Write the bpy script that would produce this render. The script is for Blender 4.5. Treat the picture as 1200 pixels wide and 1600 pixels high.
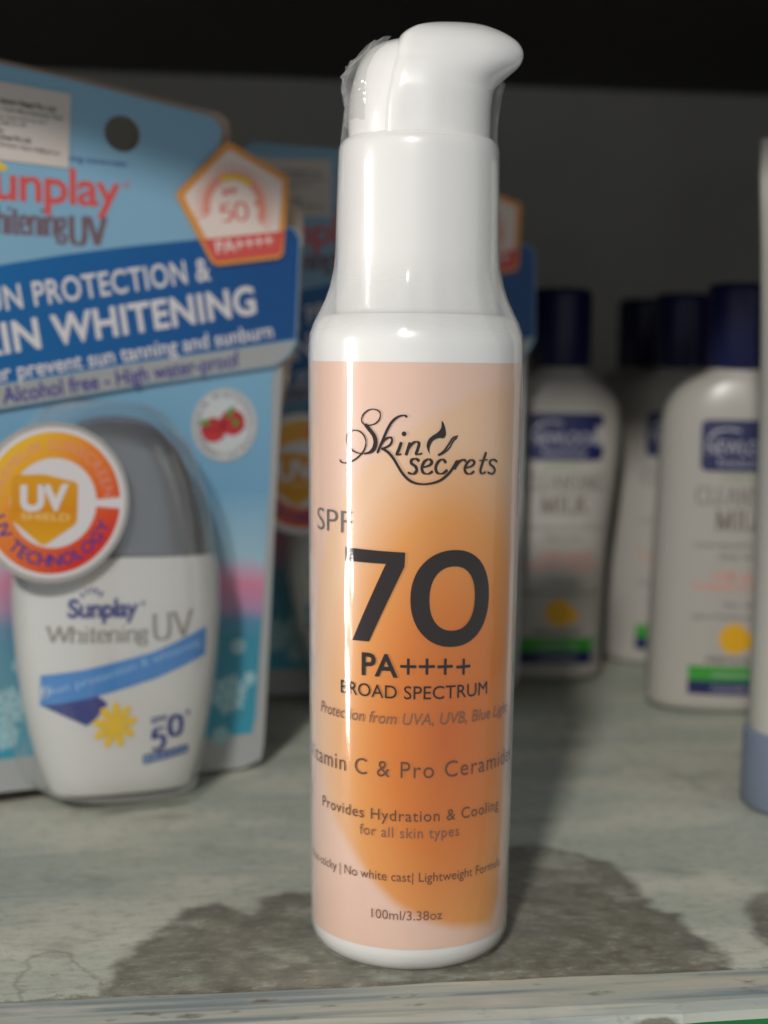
import bpy, bmesh, math, random
import numpy as np
from math import sin, cos, tan, radians, pi, sqrt, atan2, exp
from mathutils import Vector, Matrix
from mathutils.geometry import tessellate_polygon

for o in list(bpy.data.objects):
    bpy.data.objects.remove(o)
scene = bpy.context.scene
COL = scene.collection
MM = 0.001
random.seed(7)

# ------------------------------------------------------------------ camera
CAM = Vector((-5.9, -300.0, 116.0))          # millimetres
FPX, PITCH, ROLL = 2400.0, radians(5.6), radians(0.65)
cam = bpy.data.cameras.new('camera')
cam_ob = bpy.data.objects.new('camera', cam)
COL.objects.link(cam_ob)
cam.sensor_fit = 'VERTICAL'
cam.sensor_height = 24.0
cam.lens = FPX / 1600 * 24.0
cam.clip_start, cam.clip_end = 0.01, 50
f_ = Vector((0, cos(PITCH), -sin(PITCH)))
u_ = Vector((0, sin(PITCH), cos(PITCH)))
r_ = Vector((1, 0, 0))
up_c = u_ * cos(ROLL) - r_ * -sin(ROLL) * -1
# camera axes: right = r*cos + u*sin rolled so that the tops of verticals lean to the right
right_c = r_ * cos(ROLL) + u_ * sin(ROLL)
up_c = u_ * cos(ROLL) - r_ * sin(ROLL)
cm = Matrix((right_c, up_c, -f_)).transposed().to_4x4()
cm.translation = CAM * MM
cam_ob.matrix_world = cm
cam.dof.use_dof = True
cam.dof.focus_distance = 0.275
cam.dof.aperture_fstop = 9.0
cam.dof.aperture_blades = 0
scene.camera = cam_ob

# ------------------------------------------------------------------ light
world = bpy.data.worlds.new('World')
scene.world = world
world.use_nodes = True
bg = world.node_tree.nodes['Background']
bg.inputs['Color'].default_value = (0.93, 0.97, 1.0, 1)
bg.inputs['Strength'].default_value = 0.34


def area(name, loc, target, power, sx, sy, colour, disk=False):
    l = bpy.data.lights.new(name, 'AREA')
    l.shape = 'DISK' if disk else 'RECTANGLE'
    l.size = sx
    if not disk:
        l.size_y = sy
    l.energy = power
    l.color = colour
    o = bpy.data.objects.new(name, l)
    COL.objects.link(o)
    o.location = loc
    o.rotation_euler = (Vector(target) - Vector(loc)).to_track_quat('-Z', 'Y').to_euler()
    return o


area('shop_lamp', (-0.33, -1.60, 1.04), (0, 0, 0.08), 20.5, 0.13, 0.13, (1.0, 0.97, 0.92), True)
area('doorway_light', (-0.62, -0.165, 0.02), (0, 0, 0.06), 3.4, 0.085, 0.5, (1.0, 0.94, 0.89))

vs = scene.view_settings
vs.view_transform = 'Standard'
vs.look = 'None'
vs.exposure, vs.gamma = 0.0, 1.0
vs.use_curve_mapping = False
scene.render.engine = 'CYCLES'
scene.cycles.use_denoising = True
scene.cycles.max_bounces = 10
scene.cycles.transparent_max_bounces = 24
scene.cycles.caustics_reflective = False
scene.cycles.caustics_refractive = False


# ------------------------------------------------------------------ measuring
def ray(px, py):
    """direction of sight through a point of the 1200 x 1600 photograph"""
    u, v = (px - 600) / FPX, -(py - 800) / FPX
    return f_ + right_c * u + up_c * v


def on_z(px, py, z=0.0):
    d = ray(px, py)
    return CAM + d * ((z - CAM.z) / d.z)


def proj(p):
    d = Vector(p) - CAM
    z = d.dot(f_)
    return 600 + FPX * d.dot(right_c) / z, 800 - FPX * d.dot(up_c) / z


def in_frame_of(M, px, py, y):
    """point of local plane y = const of a thing with matrix M (mm)"""
    Mi = M.inverted()
    o = Mi @ CAM
    d = Mi.to_3x3() @ ray(px, py)
    p = o + d * ((y - o.y) / d.y)
    return (p.x, p.z)


# ------------------------------------------------------------------ materials
def lin(c):
    c /= 255.0
    return c / 12.92 if c <= 0.04045 else ((c + 0.055) / 1.055) ** 2.4


def rgb(r, g, b):
    return (lin(r), lin(g), lin(b), 1)


def mat(name, col, rough=0.45, spec=0.5, coat=0.0, mottle=0.0, mscale=60, bump=0.0, bscale=200, metal=0.0, sss=0.0):
    m = bpy.data.materials.new(name)
    m.use_nodes = True
    nt = m.node_tree
    b = nt.nodes['Principled BSDF']
    b.inputs['Base Color'].default_value = col
    b.inputs['Roughness'].default_value = rough
    b.inputs['Specular IOR Level'].default_value = spec
    b.inputs['Metallic'].default_value = metal
    b.inputs['Coat Weight'].default_value = coat
    b.inputs['Coat Roughness'].default_value = 0.08
    if sss:
        b.inputs['Subsurface Weight'].default_value = sss
        b.inputs['Subsurface Radius'].default_value = (1, 0.9, 0.8)
        b.inputs['Subsurface Scale'].default_value = 0.0015
    if mottle or bump:
        tc = nt.nodes.new('ShaderNodeTexCoord')
    if mottle:
        n = nt.nodes.new('ShaderNodeTexNoise')
        n.inputs['Scale'].default_value = mscale
        n.inputs['Detail'].default_value = 6
        nt.links.new(tc.outputs['Object'], n.inputs['Vector'])
        mx = nt.nodes.new('ShaderNodeMix')
        mx.data_type = 'RGBA'
        mx.inputs['A'].default_value = tuple(c * (1 - mottle) for c in col[:3]) + (1,)
        mx.inputs['B'].default_value = tuple(min(1, c * (1 + mottle)) for c in col[:3]) + (1,)
        nt.links.new(n.outputs['Fac'], mx.inputs['Factor'])
        nt.links.new(mx.outputs['Result'], b.inputs['Base Color'])
    if bump:
        n2 = nt.nodes.new('ShaderNodeTexNoise')
        n2.inputs['Scale'].default_value = bscale
        n2.inputs['Detail'].default_value = 3
        nt.links.new(tc.outputs['Object'], n2.inputs['Vector'])
        bp = nt.nodes.new('ShaderNodeBump')
        bp.inputs['Strength'].default_value = bump
        bp.inputs['Distance'].default_value = 0.0005
        nt.links.new(n2.outputs['Fac'], bp.inputs['Height'])
        nt.links.new(bp.outputs['Normal'], b.inputs['Normal'])
    return m


def ramp_mat(name, expr, stops, rough=0.4, mottle=0.0, coat=0.0):
    """printed colour gradient: expr(nt, xyz sockets) -> value socket, fed to a colour ramp"""
    m = mat(name, stops[0][1], rough, coat=coat)
    nt = m.node_tree
    tc = nt.nodes.new('ShaderNodeTexCoord')
    sx = nt.nodes.new('ShaderNodeSeparateXYZ')
    nt.links.new(tc.outputs['Object'], sx.inputs[0])
    val = expr(nt, sx.outputs, tc)
    cr = nt.nodes.new('ShaderNodeValToRGB')
    e = cr.color_ramp.elements
    e[0].position, e[0].color = stops[0]
    e[1].position, e[1].color = stops[-1]
    for p, c in stops[1:-1]:
        k = e.new(p)
        k.color = c
    nt.links.new(val, cr.inputs['Fac'])
    nt.links.new(cr.outputs['Color'], nt.nodes['Principled BSDF'].inputs['Base Color'])
    return m


def mth(nt, op, a, b=None, c=None, clamp=False):
    n = nt.nodes.new('ShaderNodeMath')
    n.operation = op
    n.use_clamp = clamp
    for i, v in enumerate((a, b, c)):
        if v is None:
            continue
        if isinstance(v, (int, float)):
            n.inputs[i].default_value = v
        else:
            nt.links.new(v, n.inputs[i])
    return n.outputs[0]


def film_mat(name, haze, rough=0.05, bump=0.25, stretch=(1, 1, 0.12), bscale=260, ior=1.45, milky=None, see_lit=False):
    """thin clear plastic: see-through with a Fresnel shine and a little haze"""
    m = bpy.data.materials.new(name)
    m.use_nodes = True
    nt = m.node_tree
    nt.nodes.clear()
    out = nt.nodes.new('ShaderNodeOutputMaterial')
    tr = nt.nodes.new('ShaderNodeBsdfTransparent')
    gl = nt.nodes.new('ShaderNodeBsdfGlossy')
    gl.inputs['Roughness'].default_value = rough
    df = nt.nodes.new('ShaderNodeBsdfTranslucent' if see_lit else 'ShaderNodeBsdfDiffuse')
    df.inputs['Color'].default_value = (0.8, 0.8, 0.79, 1)
    lw = nt.nodes.new('ShaderNodeLayerWeight')
    geo = nt.nodes.new('ShaderNodeNewGeometry')
    f0 = ((ior - 1) / (ior + 1)) ** 2 * 2.2          # front and back face of the sheet
    fr = mth(nt, 'MULTIPLY_ADD', mth(nt, 'POWER', lw.outputs['Facing'], 5.0), 0.75 * (1 - f0), f0)
    fr = mth(nt, 'MULTIPLY', fr, mth(nt, 'SUBTRACT', 1.0, geo.outputs['Backfacing']))
    tc = nt.nodes.new('ShaderNodeTexCoord')
    mp = nt.nodes.new('ShaderNodeMapping')
    mp.inputs['Scale'].default_value = stretch
    nt.links.new(tc.outputs['Object'], mp.inputs['Vector'])
    no = nt.nodes.new('ShaderNodeTexNoise')
    no.inputs['Scale'].default_value = bscale
    no.inputs['Detail'].default_value = 2
    nt.links.new(mp.outputs['Vector'], no.inputs['Vector'])
    bp = nt.nodes.new('ShaderNodeBump')
    bp.inputs['Strength'].default_value = bump
    bp.inputs['Distance'].default_value = 0.0004
    nt.links.new(no.outputs['Fac'], bp.inputs['Height'])
    nt.links.new(bp.outputs['Normal'], gl.inputs['Normal'])
    
    m1 = nt.nodes.new('ShaderNodeMixShader')
    hz = mth(nt, 'MULTIPLY_ADD', mth(nt, 'POWER', lw.outputs['Facing'], 3.0), 0.5, haze)
    if milky:                                   # heights (m) between which the stretched film turns milky
        sp = nt.nodes.new('ShaderNodeSeparateXYZ')
        nt.links.new(tc.outputs['Object'], sp.inputs[0])
        for a, b in milky:
            mr = nt.nodes.new('ShaderNodeMapRange')
            mr.interpolation_type = 'SMOOTHSTEP'
            nt.links.new(sp.outputs[2], mr.inputs['Value'])
            mr.inputs['From Min'].default_value = a
            mr.inputs['From Max'].default_value = b
            milk_ = mr.outputs['Result'] if (a, b) == milky[0] else mth(nt, 'MULTIPLY', milk_, mr.outputs['Result'])
        hz = mth(nt, 'MULTIPLY_ADD', milk_, 0.42, hz)
    nt.links.new(hz, m1.inputs['Fac'])
    nt.links.new(tr.outputs[0], m1.inputs[1])
    nt.links.new(df.outputs[0], m1.inputs[2])
    m2 = nt.nodes.new('ShaderNodeMixShader')
    nt.links.new(fr, m2.inputs['Fac'])
    nt.links.new(m1.outputs[0], m2.inputs[1])
    nt.links.new(gl.outputs[0], m2.inputs[2])
    nt.links.new(m2.outputs[0], out.inputs['Surface'])
    return m


# ------------------------------------------------------------------ mesh helpers
def link(name, me, parent=None, mats=()):
    for m in mats:
        me.materials.append(m)
    o = bpy.data.objects.new(name, me)
    COL.objects.link(o)
    if parent is not None:
        o.parent = parent
    return o


def from_data(name, verts, faces, mats, parent=None, smooth=True, midx=None, fix=True):
    me = bpy.data.meshes.new(name)
    me.from_pydata([(v[0] * MM, v[1] * MM, v[2] * MM) for v in verts], [], faces)
    if midx:
        for p, i in zip(me.polygons, midx):
            p.material_index = i
    for p in me.polygons:
        p.use_smooth = smooth
    if fix:
        bm = bmesh.new()
        bm.from_mesh(me)
        bmesh.ops.recalc_face_normals(bm, faces=bm.faces)
        bm.to_mesh(me)
        bm.free()
    return link(name, me, parent, mats)


def loft_data(rings, cap0=True, cap1=True, closed=True):
    n = len(rings[0])
    v = [p for r in rings for p in r]
    f = []
    for i in range(len(rings) - 1):
        for j in range(n if closed else n - 1):
            a, b = i * n + j, i * n + (j + 1) % n
            f.append((a, b, b + n, a + n))
    if cap0:
        f.append(tuple(range(n - 1, -1, -1)))
    if cap1:
        f.append(tuple((len(rings) - 1) * n + j for j in range(n)))
    return v, f


def lathe(name, prof, mats, parent, n=128, cap0=True, cap1=True, cx=0, cy=0):
    rings = [[(cx + r * cos(2 * pi * j / n), cy + r * sin(2 * pi * j / n), z) for j in range(n)] for r, z in prof]
    v, f = loft_data(rings, cap0, cap1)
    return from_data(name, v, f, mats, parent)


def smooth_prof(pts, sub=6):
    """Catmull-Rom through the rows of a table"""
    P = [np.array(p, float) for p in pts]
    out = []
    for i in range(len(P) - 1):
        p0, p1, p2, p3 = P[max(i - 1, 0)], P[i], P[i + 1], P[min(i + 2, len(P) - 1)]
        for k in range(sub):
            t = k / sub
            out.append(0.5 * (2 * p1 + (p2 - p0) * t + (2 * p0 - 5 * p1 + 4 * p2 - p3) * t * t + (3 * p1 - p0 - 3 * p2 + p3) * t ** 3))
    out.append(P[-1])
    return out


def lerp_table(tab, z):
    if z <= tab[0][0]:
        return tab[0][1:]
    for a, b in zip(tab, tab[1:]):
        if z <= b[0]:
            t = (z - a[0]) / (b[0] - a[0])
            return tuple(p + (q - p) * t for p, q in zip(a[1:], b[1:]))
    return tab[-1][1:]


def empty(name, M, label, cat, group=None):
    o = bpy.data.objects.new(name, None)
    COL.objects.link(o)
    o.empty_display_size = 0.02
    Mm = M.copy()
    Mm.translation = M.translation * MM
    o.matrix_world = Mm
    o['label'], o['category'] = label, cat
    if group:
        o['group'] = group
    return o


def copy_tree(o, parent=None):
    c = o.copy()
    COL.objects.link(c)
    if parent is not None:
        c.parent = parent
        c.matrix_parent_inverse = o.matrix_parent_inverse.copy()
    for ch in [x for x in bpy.data.objects if x.parent == o]:
        copy_tree(ch, c)
    return c


# ------------------------------------------------------------------ printed art
_tc = {}


def text_shape(s, bold=0.0, shear=0.0, space=1.0):
    key = (s, bold, shear, space)
    if key not in _tc:
        cu = bpy.data.curves.new('lettering', 'FONT')
        cu.body = s
        cu.size = 1.0
        cu.offset = bold
        cu.shear = shear
        cu.space_character = space
        cu.resolution_u = 4
        cu.fill_mode = 'FRONT'
        ob = bpy.data.objects.new('lettering', cu)
        COL.objects.link(ob)
        dg = bpy.context.evaluated_depsgraph_get()
        dg.update()
        me = bpy.data.meshes.new_from_object(ob.evaluated_get(dg))
        vs_ = [(v.co.x, v.co.y) for v in me.vertices]
        fs = [tuple(p.vertices) for p in me.polygons]
        bpy.data.objects.remove(ob)
        bpy.data.meshes.remove(me)
        _tc[key] = (vs_, fs)
    return _tc[key]


def catmull(pts, sub=6, closed=False):
    if closed:
        pts = list(pts)
        P = [np.array(p, float) for p in [pts[-1]] + pts + pts[:2]]
        out = []
        for i in range(1, len(P) - 2):
            p0, p1, p2, p3 = P[i - 1], P[i], P[i + 1], P[i + 2]
            for k in range(sub):
                t = k / sub
                out.append(tuple(0.5 * (2 * p1 + (p2 - p0) * t + (2 * p0 - 5 * p1 + 4 * p2 - p3) * t * t + (3 * p1 - p0 - 3 * p2 + p3) * t ** 3)))
        return out
    return [tuple(p) for p in smooth_prof(pts, sub)]


class Art:
    """flat printed shapes in surface coordinates (u, v), later laid on the surface"""

    def __init__(self):
        self.items = []          # (verts, faces, material index, layer)

    def poly(self, pts, m, layer=0, holes=()):
        loops = [[Vector((p[0], p[1], 0)) for p in pts]] + [[Vector((p[0], p[1], 0)) for p in h] for h in holes]
        flat = [(v.x, v.y) for l in loops for v in l]
        self.items.append((flat, [tuple(t) for t in tessellate_polygon(loops)], m, layer))

    def disc(self, c, rx, ry, m, layer=0, n=48):
        self.poly([(c[0] + rx * cos(2 * pi * i / n), c[1] + ry * sin(2 * pi * i / n)) for i in range(n)], m, layer)

    def ring(self, c, r0, r1, a0, a1, m, layer=0, n=64):
        o = [(c[0] + r1 * cos(a0 + (a1 - a0) * i / n), c[1] + r1 * sin(a0 + (a1 - a0) * i / n)) for i in range(n + 1)]
        i_ = [(c[0] + r0 * cos(a0 + (a1 - a0) * i / n), c[1] + r0 * sin(a0 + (a1 - a0) * i / n)) for i in range(n + 1)]
        v = o + i_
        self.items.append((v, [(i, i + 1, n + 2 + i, n + 1 + i) for i in range(n)], m, layer))

    def stroke(self, pts, m, layer=0, nib=(0.3, 0.1), taper=True):
        """a line drawn with a broad nib held at a fixed slant: thick and thin like pen lettering"""
        n = len(pts)
        a, b = [], []
        nl = sqrt(nib[0] ** 2 + nib[1] ** 2)
        for i, p in enumerate(pts):
            q0, q1 = pts[max(i - 1, 0)], pts[min(i + 1, n - 1)]
            d = np.array((q1[0] - q0[0], q1[1] - q0[1]))
            d = d / (np.linalg.norm(d) + 1e-9)
            nor = np.array((-d[1], d[0]))
            w = abs(nor[0] * nib[0]) + abs(nor[1] * nib[1])
            w = max(w, 0.0) * 0.5
            if taper and (i == 0 or i == n - 1):
                w *= 0.5
            a.append((p[0] + nor[0] * w, p[1] + nor[1] * w))
            b.append((p[0] - nor[0] * w, p[1] - nor[1] * w))
        self.items.append((a + b, [(i, i + 1, n + i + 1, n + i) for i in range(n - 1)], m, layer))

    def text(self, s, p0, p1, h, m, layer=0, bold=0.0, shear=0.0, space=1.0, upright=False):
        """text whose baseline runs p0 -> p1, capital height h"""
        vs_, fs = text_shape(s, bold, shear, space)
        if not vs_:
            return
        xs = [v[0] for v in vs_]
        x0, x1 = min(xs), max(xs)
        hv = text_shape('H', 0)[0]
        hh = max(v[1] for v in hv)
        d = Vector((p1[0] - p0[0], p1[1] - p0[1]))
        e = d.normalized()
        nrm = Vector((0, 1)) if upright else Vector((-e.y, e.x))
        k = d.length / (x1 - x0)
        out = []
        for x, y in vs_:
            q = Vector(p0) + e * ((x - x0) * k) + nrm * (y * h / hh)
            out.append((q.x, q.y))
        self.items.append((out, fs, m, layer))

    def arc_text(self, s, c, r, a_mid, h, m, layer=0, bold=0.0, inside=False, spread=1.15):
        """letters round a circle; inside=True reads along the lower side"""
        hh = max(v[1] for v in text_shape('H', 0)[0])
        k = h / hh
        adv = []
        for ch in s:
            if ch == ' ':
                adv.append(0.35)
            else:
                xs = [v[0] for v in text_shape(ch, bold)[0]]
                adv.append(max(xs) - min(xs) + 0.12)
        tot = sum(adv) * k * spread / r
        a = a_mid - tot / 2 if inside else a_mid + tot / 2
        for ch, w in zip(s, adv):
            da = w * k * spread / r
            am = a + da / 2 if inside else a - da / 2
            if ch != ' ':
                vs_, fs = text_shape(ch, bold)
                xs = [v[0] for v in vs_]
                xm = (max(xs) + min(xs)) / 2
                er = (cos(am), sin(am))
                et = (-sin(am), cos(am)) if inside else (sin(am), -cos(am))
                sg = -1 if inside else 1
                self.items.append(([(c[0] + er[0] * (r + sg * y * k) + et[0] * (x - xm) * k,
                                     c[1] + er[1] * (r + sg * y * k) + et[1] * (x - xm) * k) for x, y in vs_], fs, m, layer))
            a = a + da if inside else a - da

    def build(self, name, mats, parent, surf, base=0.06, step=0.05, cut=0.0, cutv=0.0):
        bm = bmesh.new()
        for k, (vs_, fs, m, layer) in enumerate(self.items):
            off = base + layer * step + (k % 23) * 0.0015
            nv = [bm.verts.new((u, v, off)) for u, v in vs_]
            for f in fs:
                if len(set(f)) < 3:
                    continue
                try:
                    fc = bm.faces.new([nv[i] for i in f])
                except ValueError:
                    continue
                fc.material_index = m
        for axis, step_ in ((0, cut), (1, cutv)):
            if not step_:
                continue
            cs = [v.co[axis] for v in bm.verts]
            x = math.floor(min(cs) / step_) * step_ + step_
            while x < max(cs):
                co = [0, 0, 0]
                no = [0, 0, 0]
                co[axis], no[axis] = x, 1
                bmesh.ops.bisect_plane(bm, geom=bm.verts[:] + bm.edges[:] + bm.faces[:], plane_co=co, plane_no=no, dist=1e-5)
                x += step_
        bmesh.ops.recalc_face_normals(bm, faces=bm.faces)
        for v in bm.verts:
            p = surf(v.co.x, v.co.y, v.co.z)
            v.co = Vector(p) * MM
        me = bpy.data.meshes.new(name)
        bm.to_mesh(me)
        bm.free()
        for p in me.polygons:
            p.use_smooth = bool(cut)
        return link(name, me, parent, mats)


def flat(y0):
    return lambda u, v, off: (u, y0 - off, v)


# ================================================================== THE SETTING
YAW = radians(8.0)
RS = Matrix.Rotation(YAW, 4, 'Z')
RSi = RS.inverted()


def shelf_xy(px, py):
    p = RSi @ on_z(px, py)
    return (p.x, p.y)


FRONT, TRIM, BACK, TOPZ = -22.5, -39.5, 432.0, 246.0

stain_px = [(150, 1562), (185, 1505), (240, 1455), (290, 1422), (345, 1410), (385, 1428), (402, 1434), (408, 1402), (450, 1392),
            (500, 1398), (560, 1380), (700, 1340), (800, 1322), (850, 1321), (900, 1333), (955, 1348), (990, 1374), (1003, 1400),
            (1030, 1425), (1060, 1429), (1082, 1458), (1138, 1492), (1150, 1530), (900, 1560), (600, 1575), (300, 1580)]
stain2_px = [(1160, 1408), (1225, 1385), (1225, 1492), (1182, 1464)]
tide_px = [(25, 1575), (40, 1510), (60, 1490), (88, 1484), (112, 1492), (128, 1518), (155, 1532), (165, 1575)]
grime_px = [(800, 1470), (930, 1380), (1050, 1440), (1130, 1500), (1120, 1530), (850, 1545), (640, 1555), (650, 1520)]


def signed_dist(poly, X, Y):
    P = np.array(poly)
    Q = np.roll(P, -1, 0)
    d = np.full(X.shape, 1e9)
    ins = np.zeros(X.shape, bool)
    for (ax, ay), (bx, by) in zip(P, Q):
        ex, ey = bx - ax, by - ay
        t = np.clip(((X - ax) * ex + (Y - ay) * ey) / (ex * ex + ey * ey + 1e-9), 0, 1)
        d = np.minimum(d, np.hypot(X - ax - t * ex, Y - ay - t * ey))
        c = ((ay > Y) != (by > Y)) & (X < (bx - ax) * (Y - ay) / (by - ay + 1e-12) + ax)
        ins ^= c
    return np.where(ins, d, -d)


xs = list(np.arange(-900, -170, 60)) + list(np.arange(-170, 150, 1.6)) + list(np.arange(150, 901, 60))
ys = list(np.arange(FRONT, 110, 1.6)) + list(np.arange(112, BACK, 40)) + [BACK]
X, Y = np.meshgrid(np.array(xs), np.array(ys))
nx = len(xs)
sv = [(x, y, 0) for y in ys for x in xs]
sf = [(j * nx + i, j * nx + i + 1, (j + 1) * nx + i + 1, (j + 1) * nx + i) for j in range(len(ys) - 1) for i in range(nx - 1)]
# board thickness below
b0 = len(sv)
sv += [(xs[0], FRONT, -18), (xs[-1], FRONT, -18), (xs[-1], BACK, -18), (xs[0], BACK, -18)]
sf += [(b0 + 3, b0 + 2, b0 + 1, b0)]


def shelf_material():
    m = mat('weathered_shelf_paint', rgb(170, 168, 158), 0.62, spec=0.35)
    nt = m.node_tree
    L = nt.links
    b = nt.nodes['Principled BSDF']
    tc = nt.nodes.new('ShaderNodeTexCoord')

    def noise(scale, stretch, detail=6, rough=0.6):
        mp = nt.nodes.new('ShaderNodeMapping')
        mp.inputs['Scale'].default_value = stretch
        L.new(tc.outputs['Object'], mp.inputs['Vector'])
        n = nt.nodes.new('ShaderNodeTexNoise')
        n.inputs['Scale'].default_value = scale
        n.inputs['Detail'].default_value = detail
        n.inputs['Roughness'].default_value = rough
        L.new(mp.outputs['Vector'], n.inputs['Vector'])
        return n.outputs['Fac']

    def attr(name):
        a = nt.nodes.new('ShaderNodeAttribute')
        a.attribute_name = name
        return a.outputs['Fac']

    def mapr(v, a, b_, c=0.0, d=1.0):
        n = nt.nodes.new('ShaderNodeMapRange')
        n.interpolation_type = 'SMOOTHSTEP'
        L.new(v, n.inputs['Value'])
        for k, q in zip(('From Min', 'From Max', 'To Min', 'To Max'), (a, b_, c, d)):
            n.inputs[k].default_value = q
        return n.outputs['Result']

    def mix(fac, A, B, blend='MIX'):
        n = nt.nodes.new('ShaderNodeMix')
        n.data_type = 'RGBA'
        n.blend_type = blend
        for s, q in (('Factor', fac), ('A', A), ('B', B)):
            if hasattr(q, 'is_linked'):
                L.new(q, n.inputs[s])
            else:
                n.inputs[s].default_value = q
        return n.outputs['Result']

    grain = noise(60, (0.09, 1.6, 1), 8, 0.62)
    fine = noise(420, (0.06, 1.5, 1), 4, 0.6)
    patch = noise(22, (0.7, 1.4, 1), 5, 0.55)
    speck = noise(700, (1, 1, 1), 3, 0.6)
    patch2 = noise(9, (1, 1.3, 1), 4, 0.5)
    c = mix(mapr(grain, 0.25, 0.75), rgb(180, 186, 172), rgb(198, 201, 187))
    c = mix(mapr(patch, 0.44, 0.6, 0, 0.75), c, rgb(222, 219, 203))
    c = mix(mapr(noise(34, (1, 1.2, 1), 7, 0.62), 0.54, 0.68, 0, 0.55), c, rgb(148, 152, 138))
    c = mix(mapr(noise(75, (0.8, 1.2, 1), 8, 0.7), 0.6, 0.72, 0, 0.4), c, rgb(150, 138, 112))
    c = mix(mapr(patch2, 0.5, 0.68, 0, 0.55), c, rgb(168, 182, 174))
    c = mix(mapr(fine, 0.54, 0.7, 0, 0.2), c, rgb(120, 122, 112))
    # water stain
    wob = mth(nt, 'MULTIPLY_ADD', noise(150, (1, 1.3, 1), 4, 0.55), 6.0, -3.0)
    sd = mth(nt, 'ADD', attr('stain'), wob)
    inside = mapr(sd, -1.8, 2.0)
    edge = mth(nt, 'MULTIPLY', mapr(sd, 6.0, 0.0), inside)
    wet = mix(mapr(noise(130, (1, 1, 1), 7, 0.7), 0.32, 0.7), rgb(100, 97, 85), rgb(138, 135, 121))
    wet = mix(mapr(grain, 0.5, 0.75, 0, 0.35), wet, rgb(160, 158, 145))
    wet = mix(mth(nt, 'MULTIPLY', edge, 0.45), wet, rgb(92, 88, 76))
    wet = mix(mapr(noise(300, (1, 1, 1), 6, 0.75), 0.6, 0.72, 0, 0.6), wet, rgb(78, 66, 50))
    c = mix(mth(nt, 'MULTIPLY', mth(nt, 'MULTIPLY', inside, 0.9), mapr(noise(55, (1, 1.4, 1), 6, 0.65), 0.3, 0.5, 0.45, 1.0)), c, wet)
    # tide line left by an older spill
    td = mth(nt, 'ABSOLUTE', mth(nt, 'ADD', attr('tide'), wob))
    c = mix(mth(nt, 'MULTIPLY', mapr(td, 0.9, 0.1), 0.3), c, rgb(96, 92, 74))
    sxy = nt.nodes.new('ShaderNodeSeparateXYZ')
    L.new(tc.outputs['Object'], sxy.inputs[0])
    jd = mth(nt, 'ADD', mth(nt, 'SUBTRACT', sxy.outputs[1], FRONT * MM), mth(nt, 'MULTIPLY_ADD', noise(90, (1, 1, 1), 6, 0.7), 0.012, -0.0062))
    c = mix(mapr(jd, 0.0016, 0.0, 0, 0.6), c, rgb(88, 82, 66))
    gs = mapr(mth(nt, 'ADD', attr('grime'), mth(nt, 'MULTIPLY_ADD', noise(70, (1, 1, 1), 5, 0.6), 30.0, -19.0)), -4.0, 6.0)
    c = mix(mth(nt, 'MULTIPLY', gs, mapr(noise(240, (1, 1, 1), 8, 0.75), 0.42, 0.62, 0, 0.5)), c, rgb(108, 96, 72))
    mot = noise(520, (0.5, 1, 1), 6, 0.75)
    c = mix(mapr(mot, 0.5, 0.64, 0, 0.3), c, rgb(96, 96, 84))
    c = mix(mapr(mot, 0.46, 0.34, 0, 0.28), c, rgb(222, 221, 210))
    # dirt specks
    c = mix(mapr(speck, 0.66, 0.74, 0, 0.7), c, rgb(74, 68, 54))
    L.new(c, b.inputs['Base Color'])
    r = mth(nt, 'MULTIPLY_ADD', inside, -0.06, 0.62)
    L.new(r, b.inputs['Roughness'])
    bp = nt.nodes.new('ShaderNodeBump')
    bp.inputs['Strength'].default_value = 0.35
    bp.inputs['Distance'].default_value = 0.0006
    h = mth(nt, 'ADD', mth(nt, 'MULTIPLY', grain, 0.7), mth(nt, 'MULTIPLY', speck, 0.5))
    L.new(h, bp.inputs['Height'])
    L.new(bp.outputs['Normal'], b.inputs['Normal'])
    return m


def structure(o):
    o['kind'] = 'structure'
    o.rotation_euler = (0, 0, YAW)
    return o


SHELF = shelf_material()
shelf = structure(from_data('shelf', sv, sf, [SHELF], smooth=False, fix=False))
for nm, polys in (('stain', [stain_px, stain2_px]), ('tide', [tide_px]), ('grime', [grime_px])):
    d = np.full(X.shape, -1e9)
    for p in polys:
        d = np.maximum(d, signed_dist([shelf_xy(*q) for q in p], X, Y))
    a = shelf.data.attributes.new(nm, 'FLOAT', 'POINT')
    a.data.foreach_set('value', list(np.clip(d.ravel(), -60, 60)) + [-60.0] * 4)


def box_data(x0, x1, y0, y1, z0, z1):
    v = [(x0, y0, z0), (x1, y0, z0), (x1, y1, z0), (x0, y1, z0), (x0, y0, z1), (x1, y0, z1), (x1, y1, z1), (x0, y1, z1)]
    f = [(0, 3, 2, 1), (4, 5, 6, 7), (0, 1, 5, 4), (1, 2, 6, 5), (2, 3, 7, 6), (3, 0, 4, 7)]
    return v, f


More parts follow.
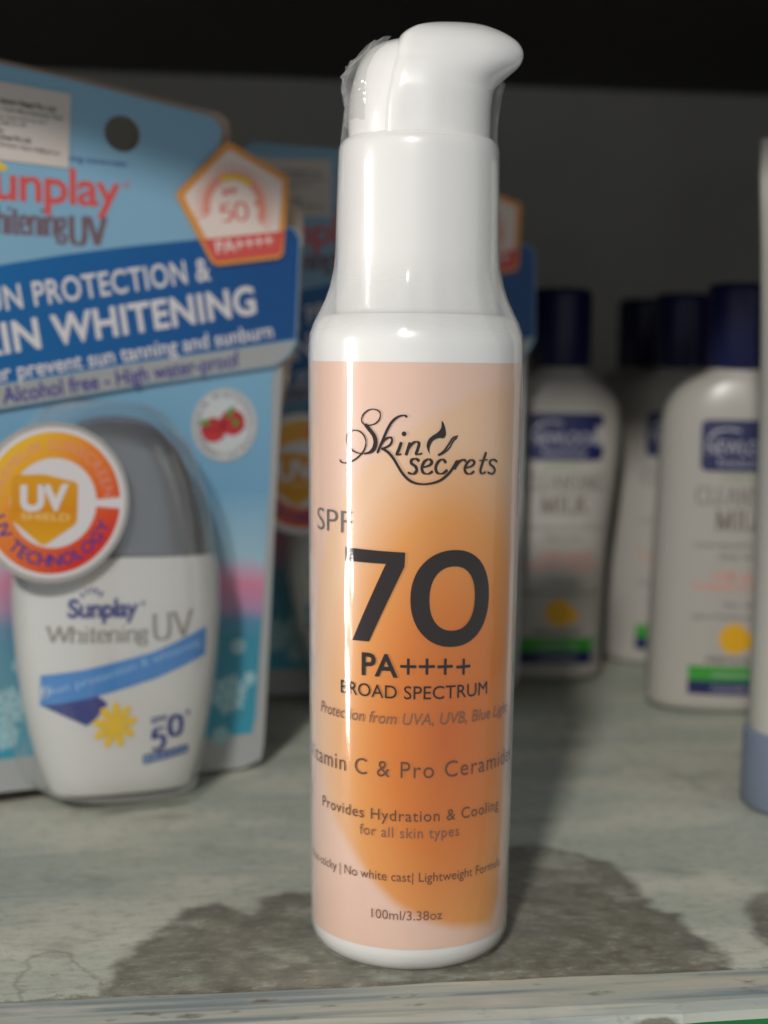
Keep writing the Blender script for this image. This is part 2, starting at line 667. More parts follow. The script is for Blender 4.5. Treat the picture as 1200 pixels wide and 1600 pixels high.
def trim_material():
    m = mat('worn_pale_trim_paint', rgb(170, 176, 170), 0.6, spec=0.3)
    nt = m.node_tree
    L = nt.links
    tc = nt.nodes.new('ShaderNodeTexCoord')
    prev = None
    cols = [(rgb(164, 174, 170), rgb(194, 190, 172), 90, (0.06, 1.6, 1.6)), (None, rgb(98, 120, 130), 150, (0.07, 1.6, 1.6)),
            (None, rgb(205, 200, 188), 120, (0.3, 1, 1)), (None, rgb(92, 84, 66), 210, (0.5, 1, 1))]
    rng = [(0.35, 0.65, 1), (0.48, 0.62, 0.7), (0.56, 0.68, 0.6), (0.62, 0.72, 0.75)]
    for (a, b_, sc, st), (lo, hi, mx) in zip(cols, rng):
        mp = nt.nodes.new('ShaderNodeMapping')
        mp.inputs['Scale'].default_value = st
        L.new(tc.outputs['Object'], mp.inputs['Vector'])
        n = nt.nodes.new('ShaderNodeTexNoise')
        n.inputs['Scale'].default_value = sc
        n.inputs['Detail'].default_value = 7
        L.new(mp.outputs['Vector'], n.inputs['Vector'])
        r = nt.nodes.new('ShaderNodeMapRange')
        L.new(n.outputs['Fac'], r.inputs['Value'])
        for k, q in zip(('From Min', 'From Max', 'To Min', 'To Max'), (lo, hi, 0, mx)):
            r.inputs[k].default_value = q
        x = nt.nodes.new('ShaderNodeMix')
        x.data_type = 'RGBA'
        L.new(r.outputs['Result'], x.inputs['Factor'])
        if prev is None:
            x.inputs['A'].default_value = a
        else:
            L.new(prev, x.inputs['A'])
        x.inputs['B'].default_value = b_
        prev = x.outputs['Result']
    L.new(prev, nt.nodes['Principled BSDF'].inputs['Base Color'])
    bp = nt.nodes.new('ShaderNodeBump')
    bp.inputs['Strength'].default_value = 0.4
    bp.inputs['Distance'].default_value = 0.0006
    L.new(n.outputs['Fac'], bp.inputs['Height'])
    L.new(bp.outputs['Normal'], nt.nodes['Principled BSDF'].inputs['Normal'])
    return m


TRIMM = trim_material()
GREEN = mat('green_gloss_paint', rgb(24, 112, 52), 0.4, mottle=0.3, mscale=90)
# front lipping: worn top, rounded nose, green painted face; a little waviness along the worn arris
tv, tf, ti = [], [], []
txs = list(np.arange(-900, -200, 100)) + list(np.arange(-200, 200, 4)) + list(np.arange(200, 901, 100))
prof_t = [(FRONT - 0.02, -18), (FRONT - 0.02, 0.0), (FRONT - 0.12, 0.12), (TRIM + 4, 0.05), (TRIM + 1.2, -0.8), (TRIM + 0.2, -2.2), (TRIM, -5.0), (TRIM, -40), (FRONT - 0.02, -40)]
rt = random.Random(3)
rings_t = []
for x in txs:
    w = 0.35 * sin(x * 0.09) + 0.3 * sin(x * 0.23 + 1) + rt.uniform(-.2, .2)
    rings_t.append([(x, y + (w * 0.7 if 1 < k < 3 else 0) + (w if 3 <= k <= 5 else 0), z) for k, (y, z) in enumerate(prof_t)])
tv, tf = loft_data(rings_t)
ti = [(1 if (k % len(prof_t)) in (5, 6, 7) else 0) for k in range(len(tf))]
structure(from_data('shelf_front_edge', tv, tf, [TRIMM, GREEN], smooth=False, midx=ti))

WALL = mat('sooty_grey_wall', rgb(214, 210, 204), 0.8, mottle=0.3, mscale=9, bump=0.3, bscale=90)
v, f = box_data(-900, 900, BACK + 0.5, BACK + 40, -40, 620)
structure(from_data('back_wall', v, f, [WALL], smooth=False))
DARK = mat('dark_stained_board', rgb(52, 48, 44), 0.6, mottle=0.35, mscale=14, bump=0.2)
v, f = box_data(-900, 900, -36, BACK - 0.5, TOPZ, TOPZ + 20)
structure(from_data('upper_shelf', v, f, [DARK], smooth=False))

for sx in (-1, 1):  # unseen panels added to block side light and darken the back
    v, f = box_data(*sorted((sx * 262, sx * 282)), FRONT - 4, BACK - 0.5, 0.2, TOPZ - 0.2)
    structure(from_data('side_light_blocker', v, f, [DARK], smooth=False))

# ================================================================== PUMP BOTTLE
WHITE = mat('white_plastic', (0.80, 0.79, 0.765, 1), 0.3, sss=0.15, coat=0.5)
WHITE_B = mat('white_glossy_bottle', (0.80, 0.795, 0.775, 1), 0.25, sss=0.1)
INK = mat('dark_brown_ink', rgb(26, 10, 6), 0.55, spec=0.1)
INK_L = mat('brown_ink', rgb(128, 82, 56), 0.5)
INK_M = mat('faded_brown_ink', rgb(104, 64, 42), 0.55, spec=0.1)
INK_G = mat('grey_ink', rgb(86, 86, 86), 0.45)

pump = empty('pump_bottle', Matrix.Identity(4), 'white pump bottle with peach and orange label marked 70, shrink wrapped, at the shelf front', 'sunscreen bottle')


def RB(z):
    return 19.25 + (20.55 - 19.25) * (z - 3) / 117.0


body_prof = [(0.5, 0.0), (15.2, 0.0), (16.6, 0.5), (17.9, 1.5), (18.8, 2.9), (19.2, 4.4)]
body_prof += [(RB(z), z) for z in np.linspace(5.5, 119, 40)]
body_prof += [(20.45, 120.2), (20.2, 121.4), (19.7, 122.6), (19.0, 123.6), (18.0, 124.4), (17.0, 124.8), (15.9, 124.9), (14.0, 124.6)]
bottle = lathe('bottle', body_prof, [WHITE_B], pump)
neck_prof = [(14.6, 124.7), (15.5, 125.3), (15.62, 126)] + [(15.62 - 0.36 * (z - 126) / 30, z) for z in np.linspace(128, 155.6, 12)] + \
            [(15.15, 156.6), (14.9, 157.3), (14.4, 157.9), (13.9, 158.2), (13.3, 158.3)]
lathe('collar', neck_prof, [WHITE], pump)

# pump head: a low dome with a duck-bill visor over it that ends in the spout
dome_tab = [(157.9, 13.3), (162, 13.35), (166, 13.1), (169, 12.5), (171.5, 11.7), (173.5, 10.6), (175, 9.2), (176, 7.2), (176.6, 4.8), (176.85, 2.2), (176.9, 0.3)]
head_dome = lathe('pump_head', [(r, z) for z, r in smooth_prof(dome_tab, 4)], [WHITE], pump, cx=-0.2)
vis = [  # z, left, right, half depth, squareness of the left end
    (157.9, -7.0, 13.55, 13.55, 7.0), (161, -6.9, 13.6, 13.65, 7.0), (164, -6.7, 13.65, 13.75, 7.0), (166.2, -6.3, 13.9, 13.75, 6.5),
    (167.4, -6.1, 14.1, 13.6, 6.0), (168.8, -5.9, 15.0, 13.3, 6.0), (170.6, -5.5, 17.1, 12.8, 5.5), (172.0, -5.2, 18.7, 12.3, 5.0), (173.2, -5.0, 19.45, 11.9, 4.8),
    (174.4, -4.8, 19.7, 11.4, 4.5), (175.6, -4.4, 19.35, 10.8, 4.0), (176.6, -3.9, 18.6, 10.1, 3.6), (177.5, -2.9, 17.4, 9.2, 3.2), (178.3, -1.2, 15.9, 8.0, 2.8), (179.0, 1.0, 14.2, 6.3, 2.5),
    (179.5, 3.4, 12.6, 4.5, 2.2), (179.85, 6.0, 11.0, 2.4, 2.0), (179.95, 8.0, 9.4, 0.8, 2.0)]
rings = []
NV = 112
for z, xl, xr, hy, p in smooth_prof(vis, 5):
    xm = 0.0 if xl < -1.6 else (xl + 1.6) / 10.0 * 9.2
    xm = min(max(xm, 0.0), 9.2)
    ring = []
    for j in range(NV):
        t = 2 * pi * j / NV
        c, s = cos(t), sin(t)
        if c >= 0:
            x = xm + (xr - xm) * c
            y = hy * s
            bill = max(0.0, (x - 11) / 9.0)
            y *= (1 - 0.25 * bill * bill)
        else:
            x = xm - (xm - xl) * abs(c) ** (2 / p)
            y = hy * math.copysign(abs(s) ** (2 / p), s)
        ring.append((x, y, z))
    rings.append(ring)
v, f = loft_data(rings)
from_data('spout', v, f, [WHITE], pump)

# the label -----------------------------------------------------------
def cyl_at(px, py):
    """arc length and height where a line of sight meets the bottle wall"""
    d = ray(px, py)
    R = 20.0
    for _ in range(4):
        a = d.x ** 2 + d.y ** 2
        b = 2 * (CAM.x * d.x + CAM.y * d.y)
        c = CAM.x ** 2 + CAM.y ** 2 - R * R
        disc = b * b - 4 * a * c
        if disc < 0:
            disc = 0
        t = (-b - sqrt(disc)) / (2 * a)
        p = CAM + d * t
        R = RB(p.z)
    return (atan2(p.x, -p.y) * 20.0, p.z)


def cyl_surf(base):
    def fn(s, z, off):
        th = s / 20.0
        r = RB(z) + base + off
        return (r * sin(th), -r * cos(th), z)
    return fn


def e_blob(nt, s, tc):
    # distance from the deep orange heart of the printed drop
    dx = mth(nt, 'DIVIDE', mth(nt, 'SUBTRACT', s[0], 0.0062), 0.0238)
    dz = mth(nt, 'DIVIDE', mth(nt, 'SUBTRACT', s[2], 0.047), 0.055)
    d = mth(nt, 'SQRT', mth(nt, 'ADD', mth(nt, 'MULTIPLY', dx, dx), mth(nt, 'MULTIPLY', dz, dz)))
    return d


BLOB = ramp_mat('peach_and_orange_label', e_blob, [(0.0, rgb(198, 96, 8)), (0.42, rgb(212, 118, 24)), (0.74, rgb(222, 150, 72)), (1.0, rgb(226, 187, 152))], 0.38, coat=0.1)
bpx = [(778, 600), (740, 613), (706, 630), (649, 662), (600, 698), (561, 735), (527, 790), (506, 850), (496, 920), (491, 1010), (492, 1100),
       (496, 1170), (504, 1222), (517, 1272), (534, 1306), (551, 1337), (572, 1368), (595, 1395), (622, 1420), (660, 1440), (705, 1452)]
bl = [cyl_at(*p) for p in bpx]
bl = catmull(bl, 4) + [(19.5, 7.2), (22.5, 12), (23.5, 40), (23.5, 80), (22.5, 112)]
NS = 400
lab_s, lab_z = np.meshgrid(np.linspace(0, 2 * pi, NS, endpoint=False), np.linspace(5.4, 115.9, 150))
lab_rings = [[((RB(z) + 0.06) * sin(t), -(RB(z) + 0.06) * cos(t), z) for t in lab_s[0]] for z in lab_z[:, 0]]
v, f = loft_data(lab_rings, False, False)
label = from_data('label', v, f, [BLOB], pump)
arc = np.where(lab_s > pi, lab_s - 2 * pi, lab_s) * 20.0
at_ = label.data.attributes.new('drop', 'FLOAT', 'POINT')
at_.data.foreach_set('value', list(np.clip(signed_dist(bl, arc, lab_z), -30, 30).ravel()))
# the printed drop melts into the peach ground over a couple of millimetres
_nt = BLOB.node_tree
_b = _nt.nodes['Principled BSDF']
_src = _b.inputs['Base Color'].links[0].from_socket
_a = _nt.nodes.new('ShaderNodeAttribute')
_a.attribute_name = 'drop'
_m = _nt.nodes.new('ShaderNodeMapRange')
_m.interpolation_type = 'SMOOTHSTEP'
_nt.links.new(_a.outputs['Fac'], _m.inputs['Value'])
_m.inputs['From Min'].default_value, _m.inputs['From Max'].default_value = -0.9, 2.0
_x = _nt.nodes.new('ShaderNodeMix')
_x.data_type = 'RGBA'
_nt.links.new(_m.outputs['Result'], _x.inputs['Factor'])
_x.inputs['A'].default_value = rgb(226, 190, 170)
_nt.links.new(_src, _x.inputs['B'])
_nt.links.new(_x.outputs['Result'], _b.inputs['Base Color'])

art = Art()


def cpt(px, py):
    return cyl_at(px, py)


def ctext(s, pxl, pxr, pyc, cap_px, m=0, bold=0.0, shear=0.0, space=1.0, left=None, right=None):
    """text on the label: horizontal on the bottle, baseline height read at pixel (xc, pyc)"""
    xc = (pxl + pxr) / 2
    z = cyl_at(xc, pyc)[1]
    h = cyl_at(xc, pyc - cap_px)[1] - z
    s0, s1 = cyl_at(pxl, pyc)[0], cyl_at(pxr, pyc)[0]
    art.text(s, (s0, z), (s1, z), h, m, 1, bold, shear, space)


# big 70
def c7(pts):
    return [cyl_at(460 + x / 2.9625, 500 + y / 2.963) for x, y in pts]


seven = [(240, 1050), (513, 1076), (510, 1140), (347, 1487), (272, 1480), (425, 1128), (240, 1112)]
art.poly(c7(seven), 0, 1)
zc = c7([(537, 1290), (895, 1290), (715, 1065), (715, 1512), (620, 1290), (828, 1290), (715, 1142), (715, 1440)])
oc = ((zc[0][0] + zc[1][0]) / 2, (zc[2][1] + zc[3][1]) / 2)
oa, ob_ = (zc[1][0] - zc[0][0]) / 2, (zc[2][1] - zc[3][1]) / 2
ia, ib = (zc[5][0] - zc[4][0]) / 2, (zc[6][1] - zc[7][1]) / 2
NO = 72


def sq(a, b, t, p):
    c, s = cos(t), sin(t)
    return (oc[0] + a * math.copysign(abs(c) ** (2 / p), c), oc[1] + b * math.copysign(abs(s) ** (2 / p), s))


outer = [sq(oa, ob_, 2 * pi * i / NO, 2.15) for i in range(NO)]
inner = [sq(ia, ib, 2 * pi * i / NO, 2.25) for i in range(NO)]
art.items.append((outer + inner, [(i, (i + 1) % NO, NO + (i + 1) % NO, NO + i) for i in range(NO)], 0, 1))

ctext('SPF', 498, 551, 831, 35, 2, bold=-0.012)
ctext('PA', 566, 622, 1056, 34, 0, bold=0.018)
# the four plus signs
for k in range(4):
    c = cyl_at(638 + 28.2 * k + (0.5 if k else 0), 1041)
    w, t = 1.5, 0.25
    art.poly([(c[0] - w, c[1] - t), (c[0] + w, c[1] - t), (c[0] + w, c[1] + t), (c[0] - w, c[1] + t)], 0, 1)
    art.poly([(c[0] - t, c[1] - w), (c[0] + t, c[1] - w), (c[0] + t, c[1] + w), (c[0] - t, c[1] + w)], 0, 2)
ctext('BROAD SPECTRUM', 534, 759, 1092, 20, 0)
zP = cyl_at(645, 1132)[1]
hP = cyl_at(645, 1114)[1] - zP
art.text('Protection from UVA, UVB, Blue Light', (-21.5, zP), (23.0, zP), hP, 1, 1, shear=0.2)
zV = cyl_at(640, 1215)[1]
hV = cyl_at(640, 1190)[1] - zV
art.text('Vitamin C & Pro Ceramides', (cyl_at(563, 1215)[0] - 17.8, zV), (cyl_at(694, 1215)[0] + 20.5, zV), hV, 3, 1, space=1.12, bold=-0.004)
ctext('Provides Hydration & Cooling', 506, 776, 1283, 17, 3, space=1.1)
ctext('for all skin types', 563, 716, 1309, 16, 1, space=1.1)
zN = cyl_at(640, 1377)[1]
hN = cyl_at(640, 1363)[1] - zN
art.text('Non-sticky | No white cast| Lightweight Formula', (cyl_at(546, 1377)[0] - 14.0, zN), (cyl_at(663, 1377)[0] + 19.0, zN), hN, 3, 1, bold=-0.004)
ctext('100ml/3.38oz', 581, 690, 1437, 14, 1)
art.build('lettering', [INK, INK_L, INK_G, INK_M], label, cyl_surf(0.06), base=0.16, step=0.05, cut=1.0)

logo = Art()


def lg(pts):
    return [cyl_at(500 + x / 3.75, 620 + y / 3.75) for x, y in pts]


def pen(pts, nib=(0.42, 0.2), sub=6):
    logo.stroke(catmull(lg(pts), sub), 0, 1, (nib[0] * 0.84, nib[1] * 0.8))


# capital S with its curls
pen([(268, 166), (248, 142), (256, 105), (290, 76), (328, 74), (354, 92), (352, 128), (326, 156), (290, 166), (262, 160)], (0.26, 0.2))
pen([(268, 160), (292, 190), (318, 225), (328, 262), (320, 300), (296, 324), (262, 333)], (0.95, 0.24))
pen([(262, 333), (218, 326), (182, 302), (162, 262), (166, 220), (192, 197), (232, 200), (262, 228), (273, 268), (262, 310), (238, 342), (200, 372), (158, 387), (130, 382), (122, 366)], (0.28, 0.22))
# k with its swash running under the second word
pen([(512, 118), (492, 108), (455, 118), (420, 150), (392, 200), (366, 262), (338, 330)], (0.5, 0.26))
pen([(352, 292), (380, 252), (412, 236), (424, 254), (408, 284), (366, 304)], (0.4, 0.3))
pen([(362, 300), (398, 322), (430, 358), (456, 402), (486, 450), (528, 491), (578, 509), (640, 508), (700, 490), (748, 452), (778, 412), (800, 372)], (0.46, 0.4))
pen([(478, 264), (466, 300), (452, 338), (478, 334)], (0.62, 0.2))
c = lg([(493, 216)])[0]
logo.disc(c, 0.42, 0.42, 0, 1, 20)
pen([(528, 266), (516, 305), (504, 342)], (0.62, 0.2))
pen([(512, 310), (538, 276), (562, 262), (580, 272), (572, 306), (564, 336), (600, 330)], (0.6, 0.24))
# head of hair and shoulder line
logo.poly(catmull(lg([(712, 140), (727, 165), (734, 195), (735, 222), (722, 240), (694, 240), (664, 254), (646, 282), (640, 312), (642, 334),
                      (628, 308), (624, 278), (636, 248), (660, 226), (690, 206), (708, 180)]), 4, True), 0, 1)
pen([(806, 228), (776, 240), (752, 276), (722, 318), (688, 341)], (0.3, 0.25))
pen([(800, 238), (778, 258), (754, 300), (720, 330), (690, 343)], (0.24, 0.22))
# second word
pen([(582, 376), (562, 362), (538, 368), (536, 388), (560, 408), (566, 432), (546, 451), (514, 442)], (0.62, 0.3))
pen([(602, 412), (640, 400), (654, 380), (636, 364), (610, 380), (596, 416), (606, 444), (634, 450), (660, 434)], (0.6, 0.24))
pen([(736, 386), (718, 366), (692, 378), (676, 414), (686, 444), (716, 448), (744, 426)], (0.6, 0.24))
pen([(812, 370), (798, 396), (784, 424)], (0.55, 0.2))
pen([(794, 404), (814, 378), (836, 368), (852, 376)], (0.5, 0.34))
pen([(848, 416), (884, 404), (900, 384), (884, 368), (860, 384), (844, 418), (852, 444), (876, 450), (900, 434)], (0.58, 0.24))
pen([(968, 322), (950, 376), (934, 430), (944, 448), (966, 438)], (0.6, 0.22))
pen([(926, 372), (952, 370), (978, 366)], (0.2, 0.24))
pen([(1032, 380), (1012, 366), (992, 374), (990, 392), (1010, 410), (1018, 430), (1002, 450), (974, 440)], (0.55, 0.28))
logo.build('logo', [INK], label, cyl_surf(0.06), base=0.16, step=0.05, cut=1.0)

# shrink film -----------------------------------------------------------
FILM = film_mat('clear_shrink_film', 0.012, rough=0.09, bump=0.55, stretch=(1, 1, 0.13), bscale=230, milky=((0.1195, 0.124), (0.1375, 0.1275)))
film_tab = [(17.6, 0.6), (19.0, 2.4), (19.62, 4.4)] + [(RB(z) + 0.42, z) for z in np.linspace(7, 117, 24)] + \
           [(20.9, 119.3), (20.65, 121.2), (19.8, 123.5), (18.7, 125.6), (17.6, 127.9), (16.75, 130.4), (16.1, 133.6), (15.85, 137), (15.78, 140.5), (15.68, 145), (15.52, 152), (15.42, 155.8),
            (15.25, 156.8), (15.02, 157.5)]
rf = random.Random(11)
NF = 160
ph = [rf.uniform(0, 6.28) for _ in range(8)]
rings = []
for r, z in film_tab:
    ring = []
    for j in range(NF):
        t = 2 * pi * j / NF
        w = 0.03 * sin(5 * t + ph[0] + z * 0.03) + 0.02 * sin(11 * t + ph[1]) + 0.015 * sin(17 * t + ph[2] - z * 0.05)
        rr = r + w
        if z > 120 and z < 137:
            rr += 0.07 * sin(23 * t + ph[3]) * sin((z - 120) / 17 * pi)
        ring.append((rr * cos(t), rr * sin(t), z))
    rings.append(ring)
v, f = loft_data(rings, False, False)
film = from_data('shrink_film', v, f, [FILM], pump, fix=False)
WEBM = film_mat('thin_film_web', 0.0, rough=0.1, bump=0.5, stretch=(1, 1, 0.3), bscale=300, ior=1.25)
# webs of film drawn from the collar up under the spout and along the dome
rings = []
for k in range(14):
    q = k / 13
    z = 157.6 + 11.2 * q
    ring = []
    for j in range(25):
        t = (j / 24 - 0.5) * 2.3
        out = 15.05 - 1.0 * q + (0.25 * sin(pi * q) + 2.3 * q ** 2.2) * max(0, cos(t * 1.25)) ** 3 - 0.9 * q * (abs(t) / 1.15) ** 2
        ring.append((out * cos(t), out * sin(t), z))
    rings.append(ring)
v, f = loft_data(rings, False, False, closed=False)
from_data('film_web', v, f, [WEBM], pump, fix=False)
rings = []
for k in range(12):
    q = k / 11
    z = 157.6 + 8.6 * q
    ring = []
    for j in range(25):
        t = pi + (j / 24 - 0.5) * 2.0
        out = 15.05 - 0.9 * q - 0.75 * q * (abs(t - pi)) ** 2
        ring.append((out * cos(t), out * sin(t), z))
    rings.append(ring)
v, f = loft_data(rings, False, False, closed=False)
from_data('film_web', v, f, [WEBM], pump, fix=False)
# crumpled gather of film at the back of the head
CRUMP = film_mat('crumpled_film', 0.09, rough=0.12, bump=1.0, stretch=(1, 1, 1), bscale=700, ior=1.9)
rc = random.Random(5)
nu, nv_ = 22, 20
v = []
for j in range(nv_):
    for i in range(nu):
        a, b = i / (nu - 1), j / (nv_ - 1)
        z = 160.5 + 15.5 * b
        edge = (13.7 - 0.6 * b) if b < 0.5 else 13.4 - 6.2 * ((b - 0.5) / 0.5) ** 1.6
        th = pi + (a - 0.5) * 1.5
        bul = 0.72 * sin(pi * a) * (0.4 + 1.6 * exp(-((b - 0.62) / 0.22) ** 2) + 1.2 * exp(-((b - 0.95) / 0.12) ** 2))
        r = edge + 0.35 + bul + rc.uniform(-0.55, 0.55) * sin(pi * a) * (0.3 + b)
        v.append((r * cos(th), r * sin(th) - 2.0, z + rc.uniform(-0.35, 0.35)))
f = [(j * nu + i, j * nu + i + 1, (j + 1) * nu + i + 1, (j + 1) * nu + i) for j in range(nv_ - 1) for i in range(nu - 1)]
from_data('film_gather', v, f, [CRUMP], pump, smooth=True, fix=False)

# ================================================================== BLISTER PACKS
PYAW, PROLL = radians(33), radians(3.2)
PM = Matrix.Rotation(PYAW, 4, 'Z') @ Matrix.Rotation(PROLL, 4, 'Y')
P0 = on_z(203, 1250, 3.0)
PM.translation = P0 - PM.to_3x3() @ Vector((0, -20, 0))

G_PACK = 'hanging blister packs of sun lotion'
pack = empty('blister_pack', PM, 'nearest light blue blister pack, holding a grey capped white lotion bottle', 'blister pack', G_PACK)


def at(y):
    return lambda pts: [in_frame_of(PM, p[0], p[1], y) for p in pts]


C0 = at(-0.2)
SKY = mat('sky_blue_card', rgb(140, 186, 214), 0.42, mottle=0.04, mscale=30)


def e_z(nt, s, tc):
    return s[2]


def e_band(nt, s, tc):
    n = nt.nodes.new('ShaderNodeTexNoise')
    n.inputs['Scale'].default_value = 18
    n.inputs['Detail'].default_value = 1
    nt.links.new(tc.outputs['Object'], n.inputs['Vector'])
    a = mth(nt, 'MULTIPLY', s[0], 5.0)
    return mth(nt, 'ADD', mth(nt, 'ADD', a, 0.45), mth(nt, 'MULTIPLY_ADD', n.outputs['Fac'], 0.5, -0.25))


BAND = ramp_mat('blue_band_print', e_band, [(0.0, rgb(22, 124, 186)), (0.55, rgb(20, 92, 160)), (1.0, rgb(22, 70, 128))], 0.4)
GREYP = mat('pale_grey_print', rgb(176, 178, 178), 0.4)
BEIGE = mat('beige_card_back', rgb(196, 174, 156), 0.6)
KRAFT = mat('card_edge_grey', rgb(176, 172, 168), 0.5)
RED = mat('coral_red_ink', rgb(228, 92, 86), 0.4)
MAUVE = mat('grey_mauve_ink', rgb(126, 100, 108), 0.4)
NAVY = mat('navy_ink', rgb(30, 48, 134), 0.4)
PURP = mat('purple_ink', rgb(70, 62, 150), 0.4)
WINK = mat('white_ink', rgb(232, 228, 230), 0.4)
0 and print('CARD', [tuple(round(c,1) for c in q) for q in at(-1.6)([(0,100),(300,174),(346,203),(446,352),(469,372),(463,536),(452,277),(100,122),(0,414)])])
PAPER = mat('white_paper_sticker', rgb(222, 212, 204), 0.6)
BLACK = mat('black_ink', rgb(30, 28, 30), 0.5)
ORANGE = mat('orange_border', rgb(238, 160, 74), 0.4)
YELLOW = mat('yellow_print', rgb(246, 206, 60), 0.4)
CREAM = mat('cream_print', rgb(246, 228, 218), 0.4)
PINKP = mat('pink_print', rgb(244, 160, 140), 0.4)

# lower panel of the card: pale margin, printed seaside sky, pink cloud, teal water with snowflakes
CB = at(0.0)
low = [(-72, 560), (445, 520), (442, 575), (438, 640), (430, 800), (423, 950), (416, 1090), (412, 1160), (408, 1186), (380, 1200), (180, 1219), (-72, 1246)]
lowp = CB(low)


def slab(name, pts, y0, y1, mats, parent, holes=()):
    """flat card of real thickness"""
    bm = bmesh.new()
    loops = [[Vector((p[0], p[1], 0)) for p in pts]] + [[Vector((p[0], p[1], 0)) for p in h] for h in holes]
    tri = tessellate_polygon(loops)
    fl = [(q.x, q.y) for l in loops for q in l]
    a = [bm.verts.new((u, y0, v_)) for u, v_ in fl]
    b = [bm.verts.new((u, y1, v_)) for u, v_ in fl]
    for t in tri:
        bm.faces.new([a[i] for i in t])
        bm.faces.new([b[i] for i in reversed(t)])
    k = 0
    for l in loops:
        n = len(l)
        for i in range(n):
            p, q = k + i, k + (i + 1) % n
            fc = bm.faces.new((a[p], a[q], b[q], b[p]))
            fc.material_index = 1 if len(mats) > 1 else 0
        k += n
    bmesh.ops.recalc_face_normals(bm, faces=bm.faces)
    for q in bm.verts:
        q.co *= MM
    me = bpy.data.meshes.new(name)
    bm.to_mesh(me)
    bm.free()
    return link(name, me, parent, mats)


card = slab('card', lowp, -0.0, 0.9, [GREYP, KRAFT], pack)
v_of = lambda px, py: in_frame_of(PM, px, py, 0)[1]
zz = lambda px, py: v_of(px, py) * MM


def e_panel(nt, s, tc):
    n = nt.nodes.new('ShaderNodeTexNoise')
    n.inputs['Scale'].default_value = 45
    n.inputs['Detail'].default_value = 3
    nt.links.new(tc.outputs['Object'], n.inputs['Vector'])
    zt, zb = zz(410, 600), zz(390, 1150)
    t = mth(nt, 'DIVIDE', mth(nt, 'SUBTRACT', s[2], zb), zt - zb)
    return mth(nt, 'ADD', t, mth(nt, 'MULTIPLY_ADD', n.outputs['Fac'], 0.09, -0.045))


PANEL = ramp_mat('seaside_print', e_panel, [(0.0, rgb(64, 160, 186)), (0.27, rgb(70, 150, 176)), (0.33, rgb(96, 150, 182)), (0.37, rgb(190, 150, 186)), (0.44, rgb(226, 140, 170)),
                                            (0.49, rgb(206, 178, 204)), (0.52, rgb(170, 206, 224)), (0.7, rgb(124, 178, 214)), (1.0, rgb(136, 186, 216))], 0.4)
pan = Art()
pan.poly(C0([(-72, 570), (436, 560), (426, 590), (421, 760), (410, 960), (399, 1120), (393, 1146), (200, 1165), (-72, 1194)]), 0, 0)


def flake(cx, cy, r, m, layer=1):
    c = in_frame_of(PM, cx, cy, -0.2)
    for k in range(6):
        a = k * pi / 3 + 0.3
        d = np.array((cos(a), sin(a)))
        n_ = np.array((-d[1], d[0]))
        c_ = np.array(c)
        w = r * 0.16
        pan.poly([tuple(c_ + n_ * w), tuple(c_ + d * r + n_ * w * 0.6), tuple(c_ + d * r - n_ * w * 0.6), tuple(c_ - n_ * w)], m, layer)
        for s_ in (-1, 1):
            b_ = c_ + d * r * 0.55
            e_ = b_ + (d * 0.6 + n_ * s_) * r * 0.35
            pan.poly([tuple(b_), tuple(e_ + d * w), tuple(e_ - d * w), tuple(b_ - d * w * 2)], m, layer)


for cx, cy, r in ((12, 1105, 5.5), (8, 1150, 4.0), (358, 1085, 6.0), (372, 1010, 2.6), (30, 1040, 2.2), (345, 1150, 3.0), (390, 1060, 2.2), (-40, 1120, 6)):
    flake(cx, cy, r, 1)
pan.build('printed_panel', [PANEL, mat('ice_print', rgb(168, 208, 216), 0.4)], card, flat(0), base=0.15)

# folded header flap, with the peg hole
CH = at(-1.6)
head_out = CH([(-72, 128), (-68, 104), (-56, 92), (-38, 90), (0, 100), (100, 122), (230, 156), (300, 174), (326, 181), (340, 190), (346, 203), (344, 225), (330, 300), (380, 352), (446, 352), (461, 358), (469, 372),
               (467, 440), (463, 536), (452, 556), (430, 572), (240, 600), (0, 640), (-72, 658)])
hc = in_frame_of(PM, 191, 209, -1.6)
hr = abs(in_frame_of(PM, 219, 209, -1.6)[0] - hc[0])
hole = [(hc[0] + hr * cos(2 * pi * i / 40), hc[1] + hr * 0.93 * sin(2 * pi * i / 40)) for i in range(40)]
header = slab('header_card', head_out, -1.6, -0.9, [SKY, KRAFT], pack, [hole])
# the back panel of the pack peeks out behind
CK = at(4.0)
back_out = CK([(-72, 120), (-60, 92), (-30, 86), (120, 120), (300, 166), (342, 176), (356, 187), (360, 205), (356, 250), (400, 280), (452, 312), (474, 334), (473, 400), (466, 520), (440, 640), (425, 900),
               (412, 1160), (380, 1196), (200, 1206), (-72, 1236)])
hb = in_frame_of(PM, 191, 209, 4.0)
slab('back_card', back_out, 4.0, 4.8, [BEIGE], pack, [[(hb[0] + hr * 1.1 * cos(2 * pi * i / 40) - 2, hb[1] + hr * 1.05 * sin(2 * pi * i / 40)) for i in range(40)]])

ha = Art()
T = lambda *p: CH(list(p))
ha.poly(T((-72, 434), (0, 414), (100, 398), (200, 385), (300, 375), (382, 365), (388, 354), (446, 354.5), (460, 360), (467, 373), (465, 440), (461, 530), (340, 548), (200, 568), (0, 600), (-72, 617)), 0, 0)
ha.poly(T((-72, 619), (0, 602), (200, 570), (340, 550), (461, 532), (450, 554), (429, 570), (240, 598), (0, 638), (-72, 656)), 1, 0)


def htext(s, a, b, cap, m, layer=1, bold=0.0, shear=0.0, space=1.0):
    p0, p1 = T(a, b)
    q = T(((a[0] + b[0]) / 2, (a[1] + b[1]) / 2), ((a[0] + b[0]) / 2, (a[1] + b[1]) / 2 - cap))
    ha.text(s, p0, p1, abs(q[1][1] - q[0][1]), m, layer, bold, shear, space)


